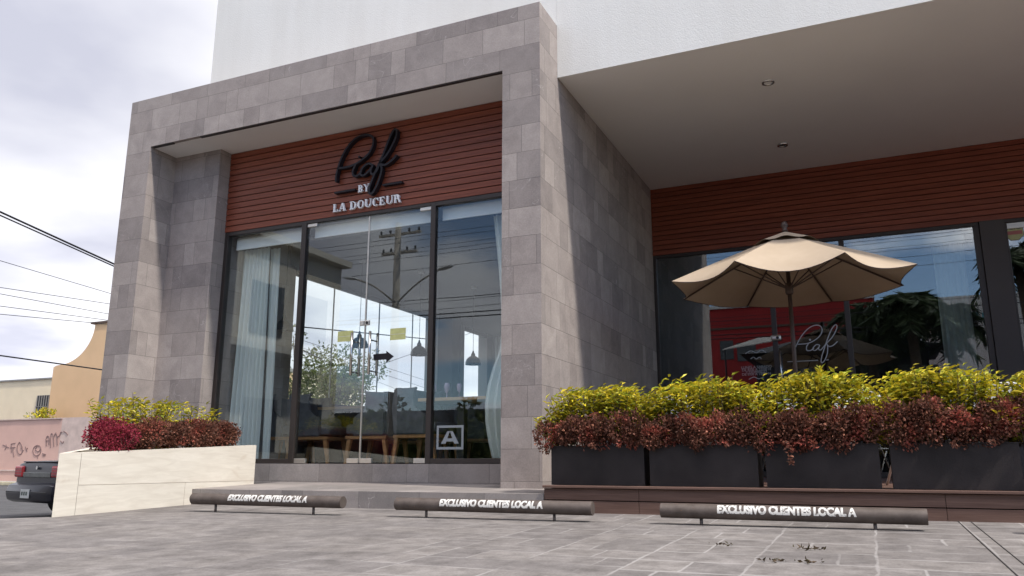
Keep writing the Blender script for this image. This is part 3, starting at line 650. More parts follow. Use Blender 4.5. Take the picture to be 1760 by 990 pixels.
for (ax, ay), (bx, by), lab in (((581, 570), (606, 586), 'yellow rectangular sticker on the left door leaf, left of the pull handles'), ((671, 565), (697, 583), 'yellow rectangular sticker on the right door leaf, above the black arrow')):
    p0, p1 = at(ax, ay, Y=yd), at(bx, by, Y=yd); e = tag(empty('glass_sticker', tuple((p0+p1)/2)), lab, 'sticker', 'yellow stickers on the glass doors')
    b = B(); decal_box(b, p0.x, p1.z, p1.x, p0.z, yd); b.build('sticker_sheet', 'yellow_sticker', e)
    b = B()
    zm = (p0.z+p1.z)/2; decal_box(b, p0.x+.01, zm-.004, p1.x-.002, zm+.002, yd-.0017); b.build('printed_line', 'sticker_line', e)
b = B(); ap = [at(x, y, Y=yd) for x, y in ((642, 609), (664, 607), (664, 603), (677, 612.5), (664, 623.5), (664, 618), (642, 619))]
b.prism([(p.x, yd, p.z) for p in ap], (0, -.0015, 0)); tag(b.build('arrow_decal', 'sign_black'), 'black arrow pointing right on the right glass door leaf', 'decal')
# script decal on the terrace window
yr = YR-.0015
def q2(x, y): return at(1320+x/7.07, 530+y/7.07, Y=yr)
sc_ = [[(318, 560), (325, 500), (370, 400), (430, 305), (510, 230), (590, 203), (645, 225), (655, 285), (615, 350), (545, 400), (470, 428), (365, 436)],
       [(492, 425), (468, 470), (475, 510), (520, 510), (560, 480)],
       [(625, 445), (590, 440), (555, 470), (545, 500), (575, 510), (615, 475), (630, 445)], [(630, 445), (615, 490), (640, 505), (690, 450), (715, 420)],
       [(715, 420), (780, 350), (825, 270), (838, 215), (820, 200), (780, 240), (735, 340), (690, 470), (655, 580), (645, 640), (660, 660), (695, 620), (722, 540), (725, 460), (715, 430)],
       [(715, 440), (745, 462), (790, 450), (845, 402)]]
b = B()
for i, s in enumerate(sc_): ribbon(b, smooth_path([q2(*q) for q in s], 7), .013, yr-.0012-.0002*i, yr)
p = q2(511, 381); b.tube([(p.x, yr-.0015, p.z), (p.x, yr, p.z)], .015, 12)
for (xa, ya), (xb, yb) in (((235, 648), (608, 632)), ((706, 627), (740, 626))):
    pa, pb = q2(xa, ya), q2(xb, yb); decal_box(b, pa.x, (pa.z+pb.z)/2-.005, pb.x, (pa.z+pb.z)/2+.005, yr)
tag(b.build('script_decal', 'decal_pale'), 'pale grey script lettering on the terrace window right of the umbrella pole', 'decal')
# opening hours
HD = tag(empty('opening_hours_decal', tuple(at(1300, 640, Y=yr))), 'small pale opening hours lettering on the terrace window left of the umbrella pole', 'decal')
for k, (tx, cyy, sz) in enumerate((('LUNES A SABADO', 631, .052), ('DE 8:00 A 23:00 H', 635.5, .052), ('Y DOMINGO', 639.5, .05), ('DE 8:00 A 18:00 H', 643, .052))):
    p = at(1300, cyy, Y=yr-.002); text_mesh(tx, sz, Matrix.Translation((p.x, yr-.002, p.z-.015)) @ Matrix.Rotation(PI/2, 4, 'X'), 'printed_text', 'decal_pale', HD)
for pts in ([(1281, 608), (1290, 603), (1300, 606), (1309, 602), (1317, 606)], [(1287, 652), (1296, 648), (1304, 651), (1313, 648)], [(1290, 617), (1295, 614), (1300, 617), (1305, 614), (1309, 617)]):
    b = B(); ribbon(b, smooth_path([at(*q, Y=yr) for q in pts], 6), .010, yr-.0015, yr); b.build('ornament', 'decal_pale', HD)
# alarm sticker
p = at(1743, 399.5, Y=yr); r_ = .115; e = tag(empty('octagonal_sticker', tuple(p)), 'octagonal olive yellow sticker reading ALTO on the glass right of the brown column', 'sticker')
def octa(r, y, name, mat):
    b = B(); b.prism([(p.x+r*math.cos(R(22.5+45*k)), y, p.z+r*math.sin(R(22.5+45*k))) for k in range(8)], (0, -.001, 0)); return b.build(name, mat, e)
octa(r_, yr, 'border', 'ink_grey'); octa(r_*.95, yr-.0012, 'sticker_sheet', 'olive_sticker')
b = B(); b.box(p.x-.088, yr-.0034, p.z-.028, p.x+.09, yr-.0024, p.z+.02); b.build('red_band', 'red_sticker', e)
text_mesh('ALTO', .06, Matrix.Translation((p.x, yr-.0036, p.z+.040)) @ Matrix.Rotation(PI/2, 4, 'X'), 'printed_text', 'ink_grey', e, bold=.002)

# ================================================================== CURTAINS AND BLINDS
def edges(yy, a, c, d, e_):      # curtain edges: top-left, bottom-left, top-right, bottom-right
    xa, xc, xd, xe = (at(*q, Y=yy).x for q in (a, c, d, e_))
    return lambda s, t: (xa+(xc-xa)*t)*(1-s)+(xd+(xe-xd)*t)*s
flareL = edges(YG+.26, (421, 430), (388, 765), (464, 430), (444, 765))
b = B(); wavy(b, 0, 0, YG+.26, 0.02, 2.80, .03, 7, 110, flareL); tag(b.build('sheer_curtain', 'sheer', None, True), 'long pale sheer curtain hanging behind the leftmost window of the portal', 'curtain')
flareM = edges(YG+.34, (466, 430), (450, 775), (482, 430), (463, 775))
b = B(); wavy(b, 0, 0, YG+.34, 0.02, 2.80, .018, 2, 24, flareM); tag(b.build('sheer_curtain', 'sheer', None, True), 'narrow strip of sheer curtain just right of the long one behind the leftmost window', 'curtain')
def flareR(s, t):
    k = .10*math.sin(PI*min(1, max(0, (t-.55)/.45))) if t > .55 else 0
    return -3.78+.10*math.sin(PI*t)-k*1.6*(1-s)+(.38)*s
b = B(); wavy(b, 0, 0, YG+.22, 0.06, 2.80, .03, 6, 70, flareR); tag(b.build('sheer_curtain', 'sheer', None, True), 'sheer curtain bunched against the right pillar behind the glass', 'curtain')
def flareT(s, t): return .98+.38*s
b = B(); wavy(b, 0, 0, YR+.35, -.16, 2.98, .03, 5, 70, flareT); tag(b.build('sheer_curtain', 'sheer', None, True), 'pale curtain hanging at the right end of the terrace window', 'curtain')
def flareI(s, t): return -8.28+.28*s
b = B(); wavy(b, 0, 0, 17.5, .0, 3.05, .03, 5, 50, flareI); tag(b.build('sheer_curtain', 'sheer', None, True), 'pale curtain at the far back corner of the dining room', 'curtain')
for x0, x1, z, lab in ((-7.50, -6.36, 2.78, 'white roller blind rolled up at the top of the leftmost window'), (-6.22, -4.50, 2.80, 'white roller blind rolled up above the glass doors'), (-4.38, -3.36, 2.80, 'white roller blind rolled up at the top of the window beside the right pillar')):
    e = tag(empty('roller_blind', ((x0+x1)/2, YG+.14, z)), lab, 'blind', 'rolled-up white roller blinds')
    B().tube([(x0, YG+.14, z+.12), (x1, YG+.14, z+.12)], .045, 14).build('blind_roll', 'white_paint', e, True)
    B().box(x0, YG+.095, z, x1, YG+.101, z+.12).build('blind_sheet', 'white_paint', e); B().box(x0, YG+.088, z-.02, x1, YG+.108, z-.001, bev=.004).build('bottom_rail', 'white_paint', e)
x0, x1, z = -.10, 1.35, 2.90
e = tag(empty('roller_blind', (.6, YR+.14, z)), 'white roller blind rolled up at the top of the terrace window behind the umbrella', 'blind', 'rolled-up white roller blinds')
B().tube([(x0, YR+.14, z+.10), (x1, YR+.14, z+.10)], .04, 14).build('blind_roll', 'white_paint', e, True); B().box(x0, YR+.095, z, x1, YR+.101, z+.10).build('blind_sheet', 'white_paint', e)

# ================================================================== DINING FURNITURE
def wing_chair(loc, rz, label, back_h=1.02, seat=.40):
    e = tag(empty('wing_chair', loc), label, 'chair', 'grey wing chairs in the dining room')
    o = Vector(loc); sh = Matrix.Translation(o)
    # local: faces +X, seat between x -.28..+.28
    b = B(); b.box(-.27, -.30, seat, .33, .30, seat+.13, bev=.03); b.b.transform(sh); s = b.build('seat', 'chair_fabric', e); autosmooth(s)
    b = B(); pr = [(-.30, seat-.02), (-.22, seat-.02), (-.16, .75), (-.20, back_h), (-.31, back_h), (-.33, .7)]
    b.prism([(x, -.31, z) for x, z in pr], (0, .62, 0)); bmesh.ops.bevel(b.b, geom=b.b.edges[:], offset=.018, segments=2, affect='EDGES'); b.b.transform(sh); autosmooth(b.build('backrest', 'chair_fabric', e))
    for sy in (-1, 1):
        b = B(); pr = [(-.27, seat-.02), (.20, seat-.02), (.20, .60), (.02, .70), (.0, .84), (.06, .95), (-.02, back_h-.01), (-.27, back_h-.01)]
        b.prism([(x, sy*.315-.028, z) for x, z in pr], (0, .056, 0)); bmesh.ops.bevel(b.b, geom=b.b.edges[:], offset=.014, segments=2, affect='EDGES'); b.b.transform(sh); autosmooth(b.build('wing', 'chair_fabric', e))
    b = B(); b.box(-.29, -.32, seat-.065, .32, .32, seat-.022, bev=.006); b.b.transform(sh); b.build('seat_frame', 'furniture_wood', e)
    for sx in (-1, 1):
        for sy in (-1, 1):
            x0, y0 = .26*sx+.01, .28*sy; sp_ = .05*sx; w1, w2 = .028, .018
            b = B(); b.hexa([(x0+sp_-w2, y0-w2, 0), (x0+sp_+w2, y0-w2, 0), (x0+sp_+w2, y0+w2, 0), (x0+sp_-w2, y0+w2, 0), (x0-w1, y0-w1, seat-.066), (x0+w1, y0-w1, seat-.066), (x0+w1, y0+w1, seat-.066), (x0-w1, y0+w1, seat-.066)])
            b.b.transform(sh); b.build('leg', 'furniture_wood', e)
    e.rotation_euler.z = rz
    return e
def table(loc, lx, ly, label, h=.76):
    e = tag(empty('dining_table', loc), label, 'table', 'wooden tables in the dining room'); x, y, z = loc
    B().box(x-lx/2, y-ly/2, h-.04, x+lx/2, y+ly/2, h, bev=.004).build('table_top', 'table_wood', e)
    b = B(); b.box(x-.05, y-.05, .02, x+.05, y+.05, h-.041); b.build('pedestal', 'black_metal', e)
    b = B(); b.box(x-.3, y-.3, 0, x+.3, y+.3, .02, bev=.004); b.build('base_plate', 'black_metal', e); return e
def seat_at(px, y): return (at(px, 760, Y=y).x, y, 0)
wing_chair(seat_at(545, 9.2), R(10), 'grey wing chair seen from behind, right of the left door frame, wood legs splayed', .93, .38)
wing_chair(seat_at(487, 9.1), R(4), 'grey wing chair partly behind the left mullion and curtain', .93, .38)
wing_chair(seat_at(650, 9.2), R(184), 'grey wing chair behind the centre of the doors, its back turned to the right', .93, .38)
wing_chair(seat_at(732, 9.0), R(-3), 'grey wing chair by the right edge of the right door leaf', .95, .38)
table((at(600, 700, Y=9.75).x, 9.75, 0), .85, .6, 'wooden table between the two wing chairs behind the doors', .80)
table((at(795, 690, Y=8.95).x, 8.95, 0), .95, .6, 'wooden table behind the window with the letter A', .80)
wing_chair((-6.4, 11.6, 0), R(170), 'dark wing chair in the middle row behind the door meeting line')
wing_chair((-5.7, 11.5, 0), R(8), 'dark wing chair in the middle row behind the right door leaf')
wing_chair((-7.3, 11.9, 0), R(200), 'dark wing chair in the middle row seen under the first table')
wing_chair((-4.7, 10.9, 0), R(95), 'grey wing chair behind the table by the letter A window')
wing_chair((-5.0, 12.9, 0), R(175), 'dark wing chair in the back row left of the dark column')
table((-6.1, 12.9, 0), .9, .8, 'wooden table in the back of the dining room')
bench = tag(empty('banquette', (-6.2, 15.9, 0)), 'long low dark upholstered bench at the back of the dining room', 'bench')
autosmooth(B().box(-8.3, 15.6, .0, -3.6, 16.2, .45, bev=.03).build('seat', 'dark_fabric', bench)); autosmooth(B().box(-8.3, 16.21, .0, -3.6, 16.4, .95, bev=.03).build('backrest', 'dark_fabric', bench))
# stemware on the table
for k, (dx, dy) in enumerate(((-.22, -.1), (-.12, .05), (-.02, -.12), (.08, .02))):
    e = B().lathe((at(775, 690, Y=8.85).x+dx, 8.9+dy, .80), [(.03, .001), (.004, .006), (.004, .075), (.03, .11), (.034, .16), (.027, .19)], 14).build('wine_glass', 'glass_lilac', None, True)
    tag(e, ('first', 'second', 'third', 'fourth')[k]+' lilac wine glass from the left on the table by the letter A window', 'glass', 'wine glasses on the table')
def pendant(p, label, r=.14):
    e = tag(empty('pendant_lamp', tuple(p)), label, 'lamp', 'black dome pendant lamps in the dining room'); x, y, z = p
    B().lathe((x, y, z), [(r, 0), (r*.98, r*.35), (r*.82, r*.72), (r*.5, r*1.02), (r*.28, r*1.12), (r*.26, r*1.35), (r*.14, r*1.55), (.012, r*1.8)], 24, cap=False).build('lamp_shade', 'black_metal', e, True)
    B().lathe((x, y, z), [(.035, .05), (.04, .02), (.02, -.005)], 14).build('bulb', 'lamp_glass', e, True)
    B().tube([(x, y, z+r*1.75), (x, y, rz-.03)], .004, 6).build('cord', 'cable_black', e); B().lathe((x, y, rz-.035), [(.045, 0), (.05, .033)], 16).build('ceiling_rose', 'lamp_glass', e)
pendant(at(617, 597, Y=10.2), 'black dome pendant lamp behind the door lock'); pendant(at(720, 611, Y=11.2), 'black dome pendant lamp behind the right side of the right door leaf')
pendant(at(813, 627, Y=12.6), 'black dome pendant lamp in the window beside the right pillar'); pendant(at(487, 569, Y=8.9), 'black dome pendant lamp behind the leftmost window')

# ================================================================== TERRACE DECK
DK = tag(empty('wooden_deck', (4, 8.5, -.4)), 'raised brown wooden terrace deck along the front, under the black planters', 'deck')
b = B()
for k, (z0, z1) in enumerate(((-.62, -.293), (-.286, -.197))):
    x = -2.525
    for xe in (-1.72, .42, 2.6, 5, 12):
        b.box(x, 6.30+.004*k, z0 if k else -.62, xe-.003, 6.33+.004*k, z1, bev=.002); x = xe
b.build('fascia', 'deck_wood', DK)
box('edge_trim', 'deck_wood', DK, -2.53, 6.275, -.193, 12, 6.36, -.172, bev=.004)
b = B(); y = 6.362
while y < YR-.04:
    b.box(-2.525 if y < 7.9 else XR+.004, y, -.195, 12, min(y+.136, YR-.035), -.175); y += .14
b.build('floor_boards', 'deck_wood', DK); box('joist_fill', 'cladding_gap', DK, -2.524, 6.36, -.6, 12, YR-.04, -.20)

# ---- planters
def golden(x0, x1, y0, y1, z0, z1, n, label, group=None, taper=0):
    e = tag(empty('golden_shrub', ((x0+x1)/2, (y0+y1)/2, z0)), label, 'shrub', group)
    P, D = [], []; st = B()
    for i in range(n):
        bx, by = random.uniform(x0, x1), random.uniform(y0, y1); u = 2*(bx-x0)/(x1-x0)-1
        top = z1+.015-(z1-z0)*.62*abs(u)**3.2*(1 if taper == 0 else taper)+.05*noise.noise(Vector((bx*5, by*5, z0*3+x0)))+random.gauss(0, .014)
        if random.random() < .055: top += random.uniform(.03, .07)
        dx, dy = u*.10+random.gauss(0, .07), random.gauss(-.03, .07); hgt = top-z0
        if i % 4 == 0: st.tube([(bx, by, z0), (bx+dx*.6, by+dy*.6, z0+hgt*.6), (bx+dx, by+dy, top-.01)], [.004, .003, .0015], 4, cap=False)
        for k in range(14):
            t = .15+.85*(k+random.random()*.6)/14; a = k*2.4+random.random()
            pt = np.array((bx+dx*t, by+dy*t, z0+hgt*t)); dr = np.array((math.cos(a), math.sin(a), .05+.6*t**3+random.gauss(0, .3)))
            P.append(pt); D.append(dr)
    leaves('foliage', np.array(P), np.array(D), 'golden_leaf', e, .056, .024, np.array((0, 0, 1.))); st.build('stems', 'bark', e); return e
def redbush(x0, x1, y0, y1, z0, z1, n, label, mat='red_leaf', group=None, trails=(), clumps=10, ln=.026):
    e = tag(empty('red_shrub', ((x0+x1)/2, (y0+y1)/2, z0)), label, 'shrub', group); P, D = [], []
    cl = [(x0+(x1-x0)*(k+.5)/clumps+random.gauss(0, .03), (y0+y1)/2+random.gauss(0, .025), (z0+z1)/2+random.gauss(0, .03), random.uniform(.72, 1.18)) for k in range(clumps)]
    rx, ry, rz_ = (x1-x0)/clumps*1.15, (y1-y0)/2, (z1-z0)/2
    for i in range(n):
        c = random.choice(cl); v = np.array([random.gauss(0, 1) for _ in range(3)]); v /= np.linalg.norm(v); r = random.uniform(.55, 1.06)*c[3]
        r *= 1+.22*noise.noise(Vector((v[0]*2.2+c[0]*5, v[1]*2.2, v[2]*2.2)))
        P.append((c[0]+v[0]*rx*r, c[1]+v[1]*ry*r, c[2]+v[2]*rz_*r)); D.append(v+np.array([random.gauss(0, .6) for _ in range(3)])+np.array((0, 0, .2)))
    for tx, dep in trails:
        for k in range(int(dep*420)):
            t = random.random(); P.append((tx+random.gauss(0, .014*(1.3-t)), y0-.015+random.gauss(0, .012), z0+.04-t*dep)); D.append((random.gauss(0, 1), -.6+random.gauss(0, .5), random.gauss(-.3, .7)))
    leaves('foliage', np.array(P), np.array(D), mat, e, ln, .0185)
    st = B()
    for c in cl:
        for q in range(3): st.tube([(c[0]+random.gauss(0, .01), (y0+y1)/2+.02, z0-.05), (c[0]+random.gauss(0, .05), c[1]+random.gauss(0, .03), c[2]+random.gauss(0, .03))], [.005, .002], 4, cap=False)
    st.build('stems', 'bark', e); return e
PX = [(-2.488, -1.69), (-1.645, -.81), (-.752, .034), (.108, .90), (.965, 1.76)]
which = ['leftmost black trough planter on the deck, against the stone pillar', 'second black trough planter from the stone pillar', 'third black trough planter, in front of the umbrella pole', 'fourth black trough planter from the stone pillar', 'rightmost black trough planter, cut by the right edge']
whg = ['yellow green shrub in the leftmost black planter beside the pillar', 'yellow green shrub in the second black planter from the pillar', 'yellow green shrub in the third black planter, before the umbrella pole', 'yellow green shrub in the fourth black planter, with white chairs behind both ends', 'yellow green shrub in the rightmost black planter at the picture edge']
whr = ['reddish shrub in the leftmost black planter beside the pillar', 'brownish red shrub in the second black planter from the pillar', 'reddish shrub in the third black planter with one sprig trailing down', 'brownish red shrub in the fourth black planter from the pillar', 'brownish red shrub in the rightmost black planter at the picture edge']
for i, (x0, x1) in enumerate(PX):
    e = tag(empty('trough_planter', ((x0+x1)/2, 6.53, -.17)), which[i], 'planter', 'black trough planters on the deck'); tp = .004
    yf, yb, zb, zt, t = 6.38, 6.66, -.170, .142, .008; b = B()
    for q in ((x0, yf, x1, yf+t), (x0, yb-t, x1, yb), (x0, yf+t, x0+t, yb-t), (x1-t, yf+t, x1, yb-t)):
        b.box(q[0], q[1], zb, q[2], q[3], zt)
    b.box(x0+t, yf+t, zb, x1-t, yb-t, zb+.01)
    b.build('trough', 'planter_metal', e)
    b = B(); b.box(x0-.006, yf-.006, zt+.0005, x1+.006, yf+.02, zt+.007); b.box(x0-.006, yb-.02, zt+.0005, x1+.006, yb+.006, zt+.007); b.build('rim', 'planter_metal', e)
    box('soil', 'soil', e, x0+t, yf+t, zt-.05, x1-t, yb-t, zt-.02)
    zt_ = (.61, .64, .65, .64, .64)[i]
    golden(x0-.01 if i == 0 else x0-.03, x1+(-.03 if i == 2 else .02), 6.47, 6.68, .12, zt_, 430, whg[i], 'yellow green shrubs in the black planters')
    redbush(x0-.05 if i == 0 else x0-.01, x1+.01, 6.30, 6.47, .13, (.37, .385, .40, .41, .42)[i], 6800, whr[i], 'red_leaf', 'reddish shrubs in the black planters', trails=((x0+.19, .17), (x0+.36, .06)) if i == 2 else ((x0+.4, .05), (x0+.62, .04)))
# tall sprig by the umbrella pole
p = at(1412, 668, Y=6.5); P, D = [], []
for k in range(46):
    t = k/46; a = k*2.4; P.append((p.x+.03*(1-t)*math.cos(a)*.8, 6.5+.02*math.sin(a), p.z+.16*t)); D.append((math.cos(a), math.sin(a), .5+t))
e = tag(empty('golden_shrub', tuple(p)), 'tall yellow sprig rising above the third planter right of the umbrella pole', 'shrub', 'yellow green shrubs in the black planters'); leaves('foliage', np.array(P), np.array(D, float), 'golden_leaf', e, .05, .02, np.array((0, 0, 1.)))
B().tube([(p.x, 6.5, .15), (p.x, 6.5, p.z+.14)], [.005, .002], 5).build('stems', 'bark', e)

# ---- travertine planter on the left
SP = tag(empty('stone_planter', (-6.9, 6, -.45)), 'long cream travertine planter box with a sloping top, left of the entrance step', 'planter')
def zt_(y): return .080+(y-4.77)*(.203-.080)/(7.19-4.77)
def wallseg(x0, y0, x1, y1, x2, y2, x3, y3):
    P = [(x0, y0), (x1, y1), (x2, y2), (x3, y3)]; b = B(); b.hexa([(x, y, -1.0) for x, y in P]+[(x, y, zt_(y)) for x, y in P]); return b
fz = at(87, 890, X=-6.4)
b = wallseg(-6.4, 4.99, -6.4, 7.2, -6.52, 7.2, -6.52, 5.07); b.build('side_slab', 'travertine', SP)
b = wallseg(-6.403, 4.775, -6.4, 4.987, -6.52, 5.067, -6.55, 4.90); b.build('corner_slab', 'travertine', SP)
b = wallseg(-6.552, 4.902, -6.66, 5.08, -8.60, 6.98, -8.70, 6.90); b.build('end_slab', 'travertine', SP)
# panel joints cut into the side slab
b = B(); b.box(-6.3992, 4.99, -.189, -6.3982, 7.19, -.1867); b.box(-6.3992, 6.20, -.7, -6.3982, 6.2025, -.19); b.build('panel_joint', 'joint_tan', SP)
b = B(); b.prism([(-6.525, 5.10, -.02), (-6.525, 7.19, -.02), (-8.5, 7.03, -.02), (-6.68, 5.15, -.02)], (0, 0, -.2)); b.build('soil', 'soil', SP)
labs = ['bright crimson shrub at the left end of the cream planter', 'dark red shrub second from the left on the cream planter', 'brownish red shrub in the middle of the cream planter', 'reddish shrub right of the middle on the cream planter', 'brownish red shrub at the right end of the cream planter']
for k in range(5):
    ya = 5.27+k*.35; n_ = redbush(-6.74, -6.47, ya-.02, ya+.37, .135+.05*k/5, .405+.012*k, 5200, labs[k], 'crimson_leaf' if k == 0 else 'red_leaf', 'red shrubs in the cream planter', clumps=5, ln=.025)
labs = ['yellow green sprig shrub at the left end of the cream planter', 'yellow green shrub second from the left in the cream planter', 'yellow green shrub in the middle of the cream planter', 'sparse yellow green shrub apart at the right in the cream planter', 'low yellow green shrub at the far right of the cream planter']
for k, (ya, yb_, zt2, n_) in enumerate(((5.42, 5.60, .59, 36), (5.66, 5.92, .62, 56), (5.99, 6.26, .63, 60), (6.42, 6.53, .62, 18), (6.66, 6.84, .56, 24))):
    golden(-6.80, -6.70, ya, yb_, .05, zt2, n_, labs[k], 'yellow green shrubs in the cream planter', .2)

# ================================================================== WHEEL STOPS
s_ = 5.6; zc = -.0556*s_; rp = .00875*s_; stops = []
slab = ['steel pipe wheel stop nearest the cream planter, stencilled in white', 'middle steel pipe wheel stop in front of the stone pillar', 'steel pipe wheel stop in front of the terrace deck, right of the pillar', 'steel pipe wheel stop cut off by the right edge of the picture']
for i, x0 in enumerate((-1.011*s_, -.626*s_, -.245*s_, .140*s_)):
    x1 = x0+.292*s_; xc = (x0+x1)/2; e = tag(empty('wheel_stop', (xc, s_, gz(xc, s_))), slab[i], 'wheel stop', 'pipe wheel stops along the pavement')
    b = B(); b.tube([(x0, s_, zc), (x1, s_, zc)], rp, 28, cap=False); b.tube([(x0+.001, s_, zc), (x1-.001, s_, zc)], rp-.004, 28, cap=False)
    for xx in (x0, x1):    # closed ends with a weld rim
        b.tube([(xx-.0015, s_, zc), (xx+.0015, s_, zc)], rp-.001, 28)
    autosmooth(b.build('pipe', 'pipe_paint', e))
    for f in (.165, .82):
        xx = x0+(x1-x0)*f; B().tube([(xx, s_, gz(xx, s_)-.03), (xx, s_, zc-rp+.006)], .011, 10).build('post', 'pipe_paint', e, True)
    th = .076; tilt = R(28)
    def wrap(v, th=th):
        a = tilt+(v.y-th*.36)/rp; return Vector((v.x, -(rp+.0012)*math.cos(a), (rp+.0012)*math.sin(a)))
    tx = 'EXCLUSIVO CLIENTES LOCAL A'; o = text_mesh(tx, th*1.0, None, 'stencil_text', 'stencil_paint', e, bold=.0048, shear=.12 if i == 0 else .0, align='LEFT', wrap=(-.005, th*.8, 7, wrap))
    me = o.data; xs = [v.co.x for v in me.vertices]; x_lo, x_hi = min(xs), max(xs)
    ta, tb = ((390, 526), (755, 933), (1232, 1472), (1850, 2100))[i]; A = at(ta, 870, Y=s_-rp).x if i < 3 else x0+.3; Bx = at(tb, 880, Y=s_-rp).x if i < 3 else x0+1.1
    off = wloc(e)
    for v in me.vertices:
        base = v.co+off; v.co.x = A+(base.x-off.x-x_lo+off.x-off.x)/(x_hi-x_lo)*(Bx-A)-off.x if False else A+(v.co.x-x_lo)/(x_hi-x_lo)*(Bx-A)-off.x
        v.co.y = base.y+s_-off.y; v.co.z = base.z+zc-off.z

# ================================================================== UMBRELLA
UX, UY, UH, UR, UP = -.645, 8.4, 1.815, 1.222, -2.659
UM = tag(empty('patio_umbrella', (UX, UY, -.175)), 'beige market umbrella with wavy valance and dark pole standing on the deck', 'umbrella')
apex = UH+.52
def rib_pt(k, t, drop=0): a = UP+k*PI/4; r = UR*t; return Vector((UX+r*math.cos(a), UY+r*math.sin(a), apex-(apex-UH)*t**1.04-drop))
b = B(); bb = b.b; NT, NS = 16, 10
SAG = [.6, 1.0, .6, .3, .5, .45, .5, .45]
def canopy(bb, t0, t1, zoff, scal, sag0):
    for sd in (0, -.003):
        for k in range(8):
            g = []; sag = sag0*SAG[k]
            for i in range(NT+1):
                t = t0+(t1-t0)*i/NT; row = []
                for j in range(NS+1):
                    s = j/NS; p = rib_pt(k, t)*(1-s)+rib_pt(k+1, t)*s; w = 4*s*(1-s)
                    p = p+Vector((0, 0, zoff+sd-sag*w*t*t)); 
                    f = (i/NT)**6; p = p+Vector((0, 0, scal*w*f))+(Vector((UX, UY, 0))-Vector((p.x, p.y, 0)))*(.07*w*f if scal > 0 else 0)
                    row.append(bb.verts.new(p))
                g.append(row)
            for i in range(NT):
                for j in range(NS): bb.faces.new((g[i][j], g[i+1][j], g[i+1][j+1], g[i][j+1]))
canopy(bb, .02, 1.0, 0, .0001, .115); bmesh.ops.remove_doubles(bb, verts=bb.verts, dist=.0004); autosmooth(b.build('canopy', 'umbrella_cloth', UM), 25)
b = B(); canopy(b.b, .02, .28, .032, -.0, .02); bmesh.ops.remove_doubles(b.b, verts=b.b.verts, dist=.0004); 
for v in b.b.verts:
    r_ = math.hypot(v.co.x-UX, v.co.y-UY); a = math.atan2(v.co.y-UY, v.co.x-UX); v.co.z += .014*math.cos(8*(a-UP)+PI)*(r_/.33)**2
autosmooth(b.build('vent_cap', 'umbrella_cloth', UM), 25)
# dark binding along the hem
b = B()
pts = []
for k in range(8):
    for j in range(NS):
        s = j/NS; p = rib_pt(k, 1)*(1-s)+rib_pt(k+1, 1)*s; w = 4*s*(1-s); p = p+Vector((0, 0, -.115*SAG[k]*w-.002)); p = p+(Vector((UX, UY, 0))-Vector((p.x, p.y, 0)))*(.07*w); pts.append(p)
b.tube(pts+[pts[0]], .0035, 5, cap=False); b.build('hem_binding', 'umbrella_edge', UM)
for k in range(8):
    B().tube([rib_pt(k, .03, .03), rib_pt(k, .5, .025), rib_pt(k, .985, .012)], .009, 6).build('rib', 'umbrella_pole', UM)
    a = UP+k*PI/4; B().tube([(UX+.03*math.cos(a), UY+.03*math.sin(a), UH-.05), rib_pt(k, .48, .03)], .007, 6).build('strut', 'umbrella_pole', UM)
B().tube([(UX, UY, -.17), (UX, UY, apex+.0)], .021, 16).build('pole', 'umbrella_pole', UM, True)
B().lathe((UX, UY, 0), [(.03, UH-.12), (.04, UH-.10), (.04, UH-.02), (.03, UH)], 16).build('runner', 'umbrella_pole', UM, True)
B().lathe((UX, UY, 0), [(.022, apex+.03), (.032, apex+.045), (.018, apex+.06), (.034, apex+.085), (.036, apex+.105), (.024, apex+.13), (.004, apex+.142)], 18).build('finial', 'umbrella_pole', UM, True)
B().lathe((UX, UY, 0), [(.26, -.174), (.26, -.14), (.20, -.11), (.05, -.10), (.042, .60), (.042, .76), (.036, .80), (.024, .82)], 24).build('base', 'umbrella_pole', UM, True)

# ================================================================== WHITE TERRACE CHAIRS
def patio_chair(x, y, rz, label):
    e = tag(empty('patio_chair', (x, y, -.175)), label, 'chair', 'white metal chairs on the deck'); T = Matrix.Translation((x, y, -.175))
    b = B(); b.box(-.22, -.2, .44, .22, .22, .46, bev=.008); b.b.transform(T); b.build('seat', 'white_paint', e)
    b = B(); arc = [(-.21, .40), (-.225, .62), (-.20, .76), (-.12, .815), (0, .83), (.12, .815), (.20, .76), (.225, .62), (.21, .40)]
    pts = smooth_path([(u, .24+.05*(v-.4), v) for u, v in arc], 5); b.tube(pts, .012, 8); b.b.transform(T); b.build('back_frame', 'white_paint', e, True)
    b = B(); b.prism([(u*.92, .248+.05*(v-.4), v) for u, v in ((-.22, .50), (-.215, .66), (-.18, .76), (-.1, .80), (.1, .80), (.18, .76), (.215, .66), (.22, .50))], (0, .008, 0)); b.b.transform(T); b.build('backrest', 'white_paint', e)
    for sx in (-1, 1):
        for pth in (((sx*.22, -.24, 0), (sx*.21, .24, .5)), ((sx*.19, .26, 0), (sx*.19, -.18, .44))):
            b = B(); b.tube(pth, .011, 8); b.b.transform(T); b.build('leg', 'white_paint', e, True)
    e.rotation_euler.z = rz; return e
patio_chair(-.02, 7.45, R(18), 'white metal chair behind the gap between the third and fourth black planters')
patio_chair(.93, 7.40, R(-20), 'white metal chair behind the right end of the fourth black planter')
patio_chair(-1.68, 7.55, R(10), 'white metal chair mostly hidden behind the first and second black planters')
patio_chair(-.80, 7.5, R(-5), 'white metal chair mostly hidden behind the second and third black planters')

